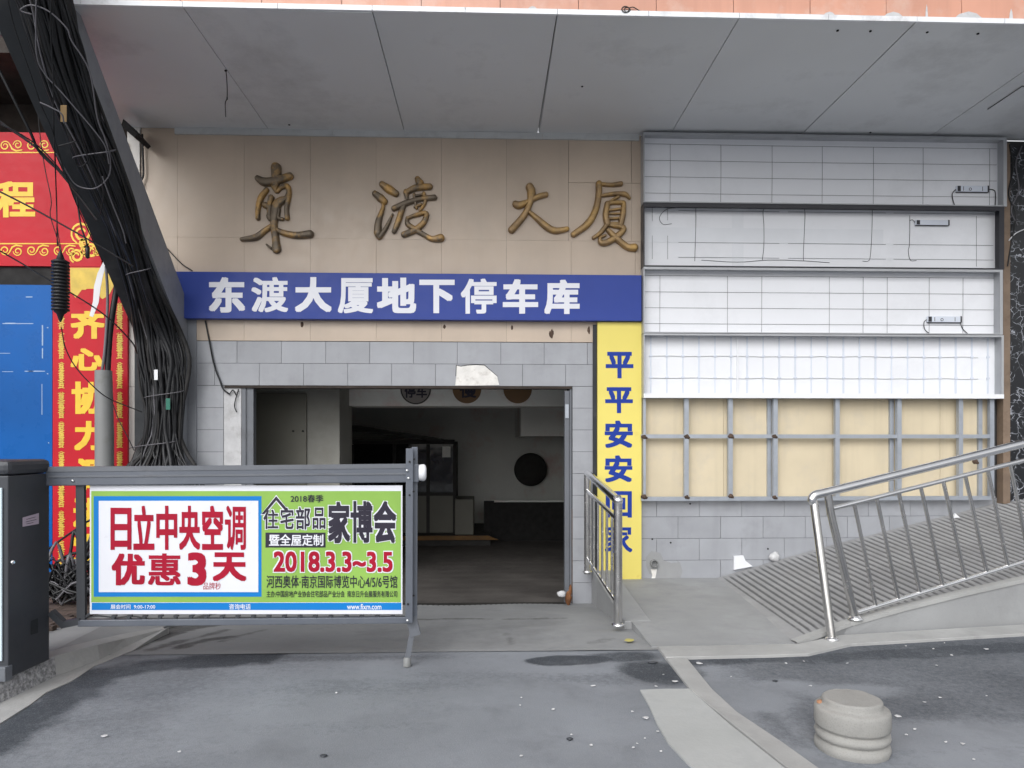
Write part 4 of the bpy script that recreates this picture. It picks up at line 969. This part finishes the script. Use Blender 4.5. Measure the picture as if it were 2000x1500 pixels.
# ------------------------------------------------------------------ black cables on the beam
bn = Vector((0, -(5.56 - 2.66), -(3.25 - .19))).normalized()            # beam underside normal, outwards
def beamp(px, py, off=.0):
    if py < 655: 
        return onpl(px, py, Vector((0, -.19, 2.66)) + bn * off, bn)
    return onpl(px, py, Vector((0, -.19 - off, 0)), Vector((0, 1, 0)))
path = [(-190, 10, 120), (-90, 45, 118), (0, 84, 105), (100, 112, 92), (200, 145, 84), (300, 184, 74), (400, 224, 62), (480, 253, 54), (560, 281, 54), (640, 305, 74), (700, 318, 88), (760, 322, 84), (830, 320, 66), (880, 316, 84), (920, 312, 125), (1000, 300, 190), (1090, 270, 230)]
def bpath(u, v, jit, seed):
    pts = []
    for i, (py, cx, w) in enumerate(path):
        n1 = noise.noise(Vector((i * .45, seed * 1.7, 0))); n2 = noise.noise(Vector((i * .45, seed * 1.7, 8)))
        uu = u + jit * n1; off = .025 + .10 * v * (w / 90 if i > 2 else 1) + .05 * abs(n2)
        if i >= 14: off += .06 * (i - 13)
        p = beamp(cx + uu * w / 2, py, max(.014, off))
        pts.append(p)
    return smooth(pts, 4)
cbn = thing('cable_bundle', 'thick bundle of black cables strapped along the slanting beam and fanning out below', 'cables', beamp(315, 900, .1))
random.seed(41)
for k in range(64):
    u = random.uniform(-1, 1); v = random.random() * math.sqrt(max(0, 1 - u * u)); r_ = random.choice([.008, .010, .013, .016, .022])
    mb = MB(); mb.tube(bpath(u, v, .55, k), r_, 7); mb.build('cable_strand', 'cableg' if k % 17 == 0 else 'cabled' if k % 5 == 0 else 'cable', cbn)
# thinner wires that leave the bundle and loop over it
loops = [[(62, 28), (40, 20), (60, 10), (95, 22), (130, 55), (140, 80), (175, 140), (190, 230), (205, 270), (215, 310), (212, 345), (185, 368), (150, 362), (130, 335), (110, 300)],
         [(71, 0), (70, 40), (72, 110), (88, 145), (120, 180), (150, 215), (180, 250), (205, 285), (213, 320)], [(100, 0), (99, 60), (104, 150), (105, 250), (110, 380), (112, 480)],
         [(15, 0), (30, 60), (58, 140), (80, 205), (100, 250), (118, 310), (150, 400), (200, 510)], [(196, 420), (202, 380), (196, 340), (185, 300)], [(146, 310), (150, 322), (160, 325), (172, 312), (165, 290)],
         [(200, 345), (220, 400), (240, 450), (246, 475)], [(115, 285), (135, 280), (147, 276)], [(78, 200), (100, 210), (120, 222), (125, 240)]]
for k, pts in enumerate(loops):
    mb = MB(); mb.tube(smooth([beamp(x, y, .15 + .01 * k) for x, y in pts], 5), .0055, 6); mb.build('loose_wire', 'cableg' if k in (0, 1, 6, 8) else 'cable', cbn)
for py, cx, w in ((300, 184, 84), (530, 270, 50), (770, 320, 80), (868, 300, 95)):
    mb = MB(); pts = []
    for i in range(13):
        a = -math.pi / 2 + math.pi * (i - 6) / 6 * .5; pts.append(beamp(cx + math.sin(math.pi * (i - 6) / 12) * w / 2, py - (i - 6) * 1.4, .03 + .13 * math.cos(math.pi * (i - 6) / 12)))
    mb.tube(pts, .005, 6); mb.build('cable_tie', 'cableg', cbn)
mb = MB(); sheet(mb, lambda x, y: beamp(x, y, .155), (118, 206, 130, 238), .0, .004); mb.build('paper_tag', pmat('tan_tag', (.50, .33, .16), .7), cbn)
mb = MB(); sheet(mb, lambda x, y: beamp(x, y, .19), (324, 778, 332, 800), .0, .004); mb.build('green_tag', 'leafg', cbn)
mb = MB(); sheet(mb, lambda x, y: beamp(x, y, .19), (301, 722, 308, 742), .0, .004); mb.build('white_tag', 'white', cbn)
# the heap on the ground at the left
hp = thing('cable_heap', 'tangled heap of black cables on the paving beside the gate box', 'cables', atZ(135, 1195, .12))
random.seed(43); c0 = atD(140, 1150, 6.1)
for k in range(34):
    a = random.uniform(0, 6.28); pts = []; r_ = random.uniform(.08, .24)
    for i in range(7):
        a += random.uniform(.5, 1.2); pts.append(Vector((c0.x + math.cos(a) * r_ + random.uniform(-.06, .06), c0.y + math.sin(a) * r_ * .7, .14 + abs(random.gauss(.10, .12)) + .12 * (i % 2))))
    if k < 14: pts.append(Vector((c0.x + random.uniform(.05, .55), c0.y + random.uniform(.3, .8), random.uniform(.5, 1.0))))
    mb = MB(); mb.tube(smooth(pts, 5), random.choice([.006, .009, .013]), 6); mb.build('cable_loop', 'cable' if k % 6 else 'cableg', hp)
mb = MB(); q = [atD(px, py, 6.25) for px, py in ((96, 1128), (133, 1103), (118, 1146), (100, 1150))]; mb.prism(q[::-1], (0, .01, 0)); tag(mb.build('board_scrap', 'kerb'), 'torn pale board scrap lying on the black cable heap', 'litter')

# overhead wires running past the beam, with the ribbed splice case
wires = [([(-40, 355), (60, 405), (185, 475), (260, 520)], 6.2, 6.6, .010, 'black wire sagging across the red fascia, starting beside the big yellow character'),
         ([(-40, 470), (0, 490), (105, 552), (200, 612), (255, 665), (268, 690)], 6.3, 7.3, .009, 'long black wire crossing the blue sheet and the red banner'),
         ([(-40, 205), (10, 245), (75, 292), (130, 352), (190, 430)], 5.9, 6.3, .013, 'thick black wire in front of the upper scroll border of the red fascia'),
         ([(-40, 225), (40, 262), (90, 300), (150, 372)], 5.8, 6.2, .008, 'thin black wire next to the thick one above the red fascia'),
         ([(-10, 120), (30, 200), (60, 260), (80, 300), (130, 345)], 5.8, 6.2, .016, 'dark cable coming down out of the shaded recess at the left'),
         ([(120, 640), (128, 680), (150, 720), (190, 762), (216, 780), (245, 792), (278, 805)], 6.7, 7.2, .007, 'thin black wire curving below the ribbed splice case to the beam'),
         ([(218, 782), (232, 820), (250, 855), (262, 880)], 7.2, 7.25, .006, 'short thin wire running down from the conduit to the cable fan'),
         ([(150, 385), (158, 440), (168, 470), (172, 490)], 6.3, 6.4, .010, 'short wire hanging beside the beam with a dark plug')]
for pts, d0, d1, r_, lb in wires:
    n = len(pts); mb = MB(); mb.tube(smooth([atD(x, y, d0 + (d1 - d0) * i / (n - 1)) for i, (x, y) in enumerate(pts)], 6), r_ * .75, 6)
    if 'plug' in lb: mb.lathe(atD(171, 492, 6.4) - Vector((0, 0, .06)), [(.004, 0), (.018, .01), (.018, .10), (.006, .12)], 10)
    tag(mb.build('overhead_wire', 'cable'), lb, 'wire', 'wires hanging across the left shop')
c = atD(118, 560, 6.35)
sp = thing('splice_case', 'black ribbed cable splice case hanging from thin wires before the blue sheet', 'splice case', c)
mb = MB(); H = (630 - 492) / F * 6.35; pr = [(.01, H / 2), (.022, H / 2 - .03), (.034, H / 2 - .07)]
zc = H / 2 - .09; k = 0
while zc > -H / 2 + .1:
    pr += [(.072, zc), (.072, zc - .014), (.052, zc - .016), (.052, zc - .028)]; zc -= .030
pr += [(.03, -H / 2 + .07), (.014, -H / 2 + .02), (.006, -H / 2)]
mb.lathe(c, pr[::-1], 16); mb.build('ribbed_body', 'cable', sp)
for pts in ([(118, 492), (110, 460), (98, 420), (100, 390), (88, 330), (78, 262), (70, 150), (60, -60)], [(120, 494), (112, 440), (109, 340), (106, 250), (98, 150), (96, -60)]):
    mb = MB(); mb.tube(smooth([atD(x, y, 6.35 - .0006 * (492 - y)) for x, y in pts], 5), .004, 6); mb.build('hanging_wire', 'cable', sp)
mb = MB(); q = atD(4, 45, 5.6); mb.lathe(q, [(.02, -.10), (.055, -.06), (.06, .02), (.05, .09), (.02, .11)], 18, (.25, 0, 1)); tag(mb.build('insulator', 'pvc'), 'grey insulator knob at the top left corner above the dark recess', 'insulator')
# wires on the wall
for pts, Y, r_, lb in (([(316, 474), (338, 498), (356, 516), (376, 529)], -.04, .006, 'black wire running down the beige stone to the left end of the blue sign'),
                    ([(401, 626), (408, 662), (418, 712), (430, 745), (436, 760), (448, 770)], -.035, .009, 'black wire running down the grey tiles left of the garage door'),
                    ([(448, 770), (455, 762), (462, 772), (466, 760), (458, 790), (462, 805)], -.035, .006, 'tangled wire end at the upper left corner of the garage door'),
                    ([(278, 262), (279, 300), (280, 340), (276, 352), (276, 362)], -.06, .011, 'dark conduit on the beige stone beside the slanting beam')):
    mb = MB(); mb.tube(smooth([atY(x, y, Y) for x, y in pts], 6), r_, 6); tag(mb.build('wall_wire', 'cable'), lb, 'wire')
p = onpl(441, 138, Vector((0, 0, ZS - .004)), Vector((0, 0, 1)))
mb = MB(); mb.tube(smooth([p + Vector((0, 0, .01)), p + Vector((.01, 0, -.1)), p + Vector((.012, 0, -.24)), p + Vector((-.005, 0, -.3)), p + Vector((.0, 0, -.42))], 5), .0045, 6); mb.lump(p, .012, 2); mb.lump(p + Vector((.012, 0, -.25)), .011, 3, (.6, .6, 1.4)); tag(mb.build('dangling_wire', 'cable'), 'thin black wire dangling from the canopy ceiling', 'wire')
mb = MB(); q = atY(1222, 20, YC - .015); rr = .034
for i, (dx, r_) in enumerate(((0, rr), (.012, rr * .7), (-.004, rr * .85))): mb.tube([q + Vector((dx + math.cos(a) * r_, -.006 * i, math.sin(a) * r_ * .8)) for a in [k * math.pi / 9 for k in range(19)]], .004, 5)
mb.tube(smooth([q + Vector((.03, 0, .02)), q + Vector((.06, 0, .025)), q + Vector((.09, 0, .01)), q + Vector((.14, 0, -.02))]), .004, 5); tag(mb.build('wire_coil', 'cable'), 'small coil of black wire caught on the canopy edge', 'wire')
random.seed(51)
mb = MB()
for px, py in ((565, 268), (392, 258), (357, 258), (1137, 168)): pass
for i, (px, py, w, h) in enumerate(((1077, 652, 12, 26), (1000, 640, 6, 12), (868, 638, 8, 10), (1150, 645, 8, 20), (590, 634, 8, 14))):
    c = atY(px, py, -.021); mb = MB(); mb.lump(c, .36 * h / F * 7.8, i + 2, (w / h, .2, 1)); o = part(mb, 'anchor_hole', 'rust')

# ------------------------------------------------------------------ barrier gate with banner
GL = atD(95, 930, 4.55); GR = atD(800, 930, 4.80)
gd = (GR - GL); gd.z = 0; gd.normalize(); gnn = Vector((gd.y, -gd.x, 0))            # towards the camera
def G(px, py, off=0.0): return onpl(px, py, GL + gnn * off, gnn)
gt = thing('barrier_gate', 'grey parking barrier arm carrying a green and white printed banner', 'barrier', G(795, 1300))
mb = MB(); mb.bar(G(94, 930), G(818, 924), .075, (948 - 912) / F * 4.68, (0, 0, 1)); mb.build('arm', 'gate', gt, bevel=.006)
mb = MB(); mb.bar(G(94, 931, .040), G(800, 925, .040), .006, .012); mb.bar(G(94, 917, .038), G(800, 910, .038), .008, .030); mb.build('arm_groove', 'steel2', gt)
mb = MB(); mb.bar(G(155, 1216), G(800, 1210), .05, .042); mb.build('bottom_rail', 'gate', gt, bevel=.004)
mb = MB(); mb.bar(G(158, 948), G(160, 1210), .030, .050, gd); mb.build('side_bar', 'gatedark', gt)
for x0_, x1_, of_, nm in ((793, 807, .052, 'end_post'), (804, 816, .0, 'end_post')):
    mb = MB(); mb.bar(G((x0_ + x1_) / 2, 876 if of_ else 873, of_), G((x0_ + x1_) / 2 - 1, 1216, of_), .026, (x1_ - x0_) / F * 4.75, gd); mb.build(nm, 'gate', gt, bevel=.003)
mb = MB()
for px, py in ((800, 902), (809, 897), (800, 967), (808, 960), (808, 1163), (797, 1180)): mb.lathe(G(px, py, .066), [(.007, 0), (.007, .004)], 10, gnn)
mb.build('bolt_hole', 'dark', gt)
mb = MB()
for px, py, of_ in ((142, 939, .040), (795, 919, .067), (798, 934, .067), (796, 1212, .067)): mb.lathe(G(px, py, of_), [(.010, 0), (.008, .006), (.002, .008)], 12, gnn)
mb.build('bolt', 'steelss', gt)
mb = MB(); c = G(824, 923); e = G(838, 922); mb.lathe(c - gd * .02, [(.052, 0), (.056, .02), (.056, .035), (.048, .045), (.03, .050)], 24, gd); 
mb.build('end_cap', 'white', gt)
mb = MB(); a = G(803, 1205, -.01); b = G(812, 1240, -.01); mb.bar(a, b, .05, .07, gd); mb.bar(G(806, 1228), G(795, 1290), .02, .035, gd); mb.build('support_leg', 'steel2', gt)
mb = MB(); f0 = G(795, 1290); mb.lathe((f0.x, f0.y, .006), [(.026, 0), (.026, .05), (.016, .06)], 16); mb.build('rubber_foot', 'pvc', gt)
for i in range(20):
    px = 222 + i * 30.2
    mb = MB(); p = G(px, 1208); mb.bar(p - Vector((0, 0, .03)), p + Vector((0, 0, .022)), .022, .020, gd); mb.bar(p + Vector((0, 0, .018)), p + gd * .02 + Vector((0, 0, .018)), .02, .010); mb.build('hook', 'gatedark', gt)
mb = MB(); mb.bar(G(100, 1195), G(128, 1222), .05, .035); mb.bar(G(122, 1220), G(160, 1212), .05, .04); mb.bar(G(150, 1218), G(176, 1198), .02, .015); mb.build('hinge_link', 'gatedark', gt)
mb = MB(); mb.tube(smooth([G(165, 1207), G(190, 1203), G(225, 1206), G(260, 1204), G(300, 1208), G(420, 1207), G(520, 1206), G(640, 1208), G(790, 1204)]), .005, 6); mb.build('lacing_cord', 'cable', gt)
# the banner
B0 = .005
PB = lambda px, py: G(px, py, B0)
# photo quad of the sheet is not quite level: shear rows with the arm
def Q(px, py): return PB(px, py)
bn_ = thing('advert_banner', 'green and white printed advertising banner laced into the barrier frame', 'banner', PB(480, 1200))
mb = MB(); sheet(mb, Q, (176, 948, 786, 1199), .004, .006); mb.build('sheet', 'paper', bn_)
mb = MB(); sheet(mb, Q, (179, 959, 783, 1176), .0052, .001); mb.build('green_field', 'green', bn_)
mb = MB(); sheet(mb, Q, (180, 1177, 784, 1191), .0054, .001); sheet(mb, Q, (184, 969, 511, 1165), .0064, .001); mb.build('blue_panel', 'cyan', bn_)
mb = MB(); sheet(mb, Q, (194, 978, 505, 1156), .0076, .001); mb.build('white_panel', 'paper', bn_)
LF = .0094
chars(bn_, 'redink', Q, [(ch, (217 + i * 44.6, 987 if i else 991, 258 + i * 44.6, 1074)) for i, ch in enumerate('日立中央空调')], .034, LF)
chars(bn_, 'redink', Q, [('优', (219, 1080, 284, 1143)), ('惠', (290, 1080, 354, 1143)), ('3', (367, 1078, 404, 1144)), ('天', (416, 1078, 482, 1135))], .040, LF)
put(MB(), '品牌秒', Q, (398, 1137, 432, 1151), .0, LF).build('small_print', 'redink', bn_)
for body, r_, bd in (('住', (515, 995, 544, 1033), .02), ('宅', (548, 991, 574, 1033), .02), ('部', (578, 990, 606, 1034), .02), ('品', (611, 991, 636, 1033), .02), ('家', (641, 979, 684, 1061), .036), ('博', (685, 978, 728, 1060), .030), ('会', (730, 978, 774, 1061), .036)):
    c_ = put(MB(), body, Q, r_, bd, .0086).build('character', 'navy', bn_)
    put(MB(), body, Q, r_, bd + .035, .0070, 1.6).build('white_outline', 'paper', c_)
def poly(mb, pts, lift): mb.add([Q(x, y) + gnn * lift for x, y in pts], [tuple(range(len(pts)))])
for g_, lf, nm, ma in ((1.8, .0069, 'white_outline', 'paper'), (0, .0085, 'roof_mark', 'navy')):
    mb_ = MB()
    poly(mb_, [(511 - g_, 1004 + g_), (540, 969 - g_ * 1.4), (565 + g_, 998 + g_), (558 - g_, 998 + g_), (540, 977 + g_ * 1.4), (517 + g_, 1004 + g_)][::-1], lf); mb_.build(nm, ma, bn_)
put(MB(), '2018春季', Q, (568, 966, 632, 981), .012, .0086).build('season_line', 'navy', bn_)
sheet(MB(), Q, (519, 1040, 636, 1069), .0076, .001).build('dark_panel', 'navy', bn_)
put(MB(), '河西奥体·南京国际博览中心4/5/6号馆', Q, (521, 1123, 776, 1148), .010, .0086).build('place_line', 'navy', bn_)
put(MB(), '主办:中国房地产业协会住宅部品产业分会  南京日升会展服务有限公司', Q, (521, 1153, 776, 1166), .008, .0086).build('small_print', 'navy', bn_)
put(MB(), '暨全屋定制', Q, (526, 1043, 632, 1066), .018, .0094).build('subtitle_line', 'paper', bn_)
c_ = put(MB(), '2018.3.3~3.5', Q, (535, 1076, 767, 1117), .03, .0094).build('date_line', 'redink', bn_)
put(MB(), '2018.3.3~3.5', Q, (535, 1076, 767, 1117), .065, .0074, 2.4).build('white_outline', 'paper', c_)
for body, r_ in (('展会时间  9:00-17:00', (217, 1180, 304, 1189)), ('咨询电话', (448, 1179, 490, 1190)), ('www.fixm.com', (678, 1179, 745, 1190))): put(MB(), body, Q, r_, .014, .0066).build('small_print', 'paper', bn_)
# gate housing
hb0 = atZ(97, 1287, .13); hf0 = atZ(16, 1324, .13)
gx = thing('gate_housing', 'dark grey barrier machine cabinet with a pale lit panel on its street side', 'gate cabinet', (hb0 + hf0) / 2)
gxt = atD(60, 897, 4.45).z
sd = (hb0 - hf0); sd.z = 0; dl_ = sd.length; sd.normalize(); lt = Vector((-sd.y, sd.x, 0)); 
wd = .42
def cab(s0, s1, t0, t1, z0, z1): 
    return [hf0 + sd * s + lt * t + Vector((0, 0, z - hf0.z)) for s, t, z in ((s0, t0, z0), (s1, t0, z0), (s1, t1, z0), (s0, t1, z0), (s0, t0, z1), (s1, t0, z1), (s1, t1, z1), (s0, t1, z1))]
FB = [(3, 2, 1, 0), (4, 5, 6, 7), (0, 1, 5, 4), (1, 2, 6, 5), (2, 3, 7, 6), (3, 0, 4, 7)]
mb = MB(); mb.add(cab(0, dl_, 0, wd, .125, gxt - .09), FB); mb.build('cabinet', 'gatedark', gx, bevel=.008)
mb = MB(); mb.add(cab(-.012, dl_ + .004, -.010, wd + .01, gxt - .088, gxt), FB); mb.build('lid', 'gatedark', gx, bevel=.03)
mb = MB(); mb.add(cab(-.012, -.001, .03, wd - .03, .23, gxt - .16), FB)
mb.build('light_panel', pmat('pale_panel', (.62, .72, .78), .25, var=.04), gx, bevel=.003)
mb = MB(); mb.add(cab(-.03, .03, -.004, wd, .115, .20), FB); mb.build('plinth', 'steel2', gx, bevel=.004)
plC = lambda px, py: onpl(px, py, hf0 - lt * .0015, lt)
mb = MB(); mb.add([plC(*p) for p in ((44, 1011), (76, 1002), (76, 1023), (44, 1029))][::-1], [(0, 1, 2, 3)]); st = mb.build('label_sticker', pmat('pinkish_sticker', (.50, .42, .50), .5), gx)
mb = MB(); n_ = -lt * .001
for (x0_, y0_, x1_, y1_) in ((51, 1014, 69, 1009), (50, 1019, 71, 1014), (51, 1023, 65, 1020)):
    mb.add([plC(x0_, y0_ + 1) + n_, plC(x1_, y1_ + 1) + n_, plC(x1_, y1_) + n_, plC(x0_, y0_) + n_], [(0, 1, 2, 3)])
mb.build('small_print', 'navy', st)
mb = MB(); mb.lathe(plC(24, 1098), [(.014, 0), (.014, .008), (.008, .012)], 14, -lt); mb.build('lock', 'steelss', gx)
mb = MB(); mb.add([plC(*p) + n_ for p in ((60, 1213), (74, 1207), (74, 1236), (60, 1240))], [(0, 1, 2, 3)]); mb.build('hatch', 'steel', gx)

# ------------------------------------------------------------------ bollard
c = atZ(1664, 1462, 0); R0 = .172
prof = [(R0 * .96, -.02), (R0 * .97, .0), (R0 * 1.0, .012), (R0 * 1.005, .026), (R0 * .98, .040), (R0 * .915, .048), (R0 * .905, .053), (R0 * .93, .058), (R0 * .985, .066), (R0 * 1.005, .078), (R0 * .98, .092), (R0 * .92, .100), (R0 * .91, .106), (R0 * .945, .112), (R0 * .99, .118), (R0 * 1.005, .126), (R0 * 1.005, .190), (R0 * .99, .202), (R0 * .95, .209), (R0 * .875, .212), (R0 * .83, .216), (R0 * .80, .224), (R0 * .80, .240), (R0 * .785, .247), (R0 * .74, .250)]
mb = MB(); mb.lathe(c, prof, 64)
for v in mb.v: v += (v - c).normalized() * (.003 * noise.noise(v * 9) + .003 * noise.noise(v * 30))
bo = tag(mb.build('bollard', 'bollard'), 'squat round granite bollard with ringed sides on the asphalt', 'bollard')
mb = MB(); mb.lump(c + Vector((-.138, .04, .214)), .018, 5, (1, 1.2, .6)); mb.build('orange_stain', pmat('orange_paint', (.45, .23, .13), .8), bo)

# ------------------------------------------------------------------ small litter
random.seed(61)
SC = [(204, 1438), (1018, 1363), (1016, 1378), (1081, 1386), (1158, 1340), (1235, 1391), (1262, 1403), (1296, 1318), (1318, 1331), (1282, 1341), (1116, 1436), (1154, 1456), (1260, 1443), (1285, 1429), (1245, 1453), (1237, 1461), (1365, 1296), (1428, 1322), (1570, 1292), (1655, 1296), (1769, 1262), (1926, 1268), (1859, 1280), (1829, 1300), (1754, 1400), (1787, 1425), (1847, 1450), (1880, 1453), (1902, 1484), (1927, 1360), (657, 1354), (350, 1469), (1018, 1477), (1291, 1468), (1823, 1268), (1845, 1256), (1770, 1436), (1836, 1363), (1805, 1372), (1535, 1296), (1583, 1340), (1544, 1496)]
BIG = {(1365, 1296): 2.2, (1926, 1268): 1.9, (1318, 1331): 1.8, (1262, 1403): 1.8, (204, 1438): 1.5, (1754, 1400): 1.6, (1158, 1340): 1.4, (1880, 1453): 1.4, (1544, 1496): 2.0}
for k, (px, py) in enumerate(SC):
    c = atZ(px, py, .006); s = .0085 * BIG.get((px, py), random.uniform(.5, 1.0)); a0 = random.uniform(0, 6)
    mb = MB(); n = 6
    pts = [c + Vector((math.cos(a0 + i * 1.05) * s * random.uniform(.6, 1.2) * 1.3, math.sin(a0 + i * 1.05) * s * random.uniform(.6, 1.2), random.uniform(0, .004))) for i in range(n)]
    mb.prism(pts, (0, 0, .003))
    tag(mb.build('litter_scrap', 'scrap'), 'tiny white scrap of litter lying flat on the asphalt', 'litter', 'white litter scraps on the asphalt')
for px, py, lb in ((1113, 1443, 'tiny dark pebble on the pale asphalt in the foreground'), (632, 1476, 'small dark pebble on the asphalt below the banner'), (1514, 1330, 'dark pebble on the dusty asphalt right of the kerb band'), (1275, 1294, 'flat dark twig on the asphalt by the kerb corner')):
    mb = MB(); mb.lump(atZ(px, py, .006), .012, px % 9, (1.4 if 'twig' not in lb else 3, 1, .6)); tag(mb.build('pebble', 'gatedark'), lb, 'pebble')
mb = MB(); p = rl2; q = onpl(1848, 1036, (along(wp, .72) + along(fp, .62)) / 2, Vector((-.18, 0, 1))); mb.prism([q + Vector(v) for v in ((-.05, 0, .02), (.0, -.02, .018), (.05, 0, .035), (.0, .02, .02))], (0, 0, .006)); tag(mb.build('leaf', pmat('olive_leaf', (.12, .11, .02), .6)), 'yellow green fallen leaf on the ribbed ramp', 'leaf')
mb = MB(); y = atZ(1230, 1250, .0125); mb.prism([y + Vector((math.cos(a) * .045 * random.uniform(.6, 1.1), math.sin(a) * .05 * random.uniform(.6, 1.1), 0)) for a in [k * .7 for k in range(9)]], (0, 0, .001)); tag(mb.build('paint_mark', pmat('faded_yellow', (.50, .44, .14), .8)), 'faded yellow paint mark on the landing corner by the railing post', 'paint mark')
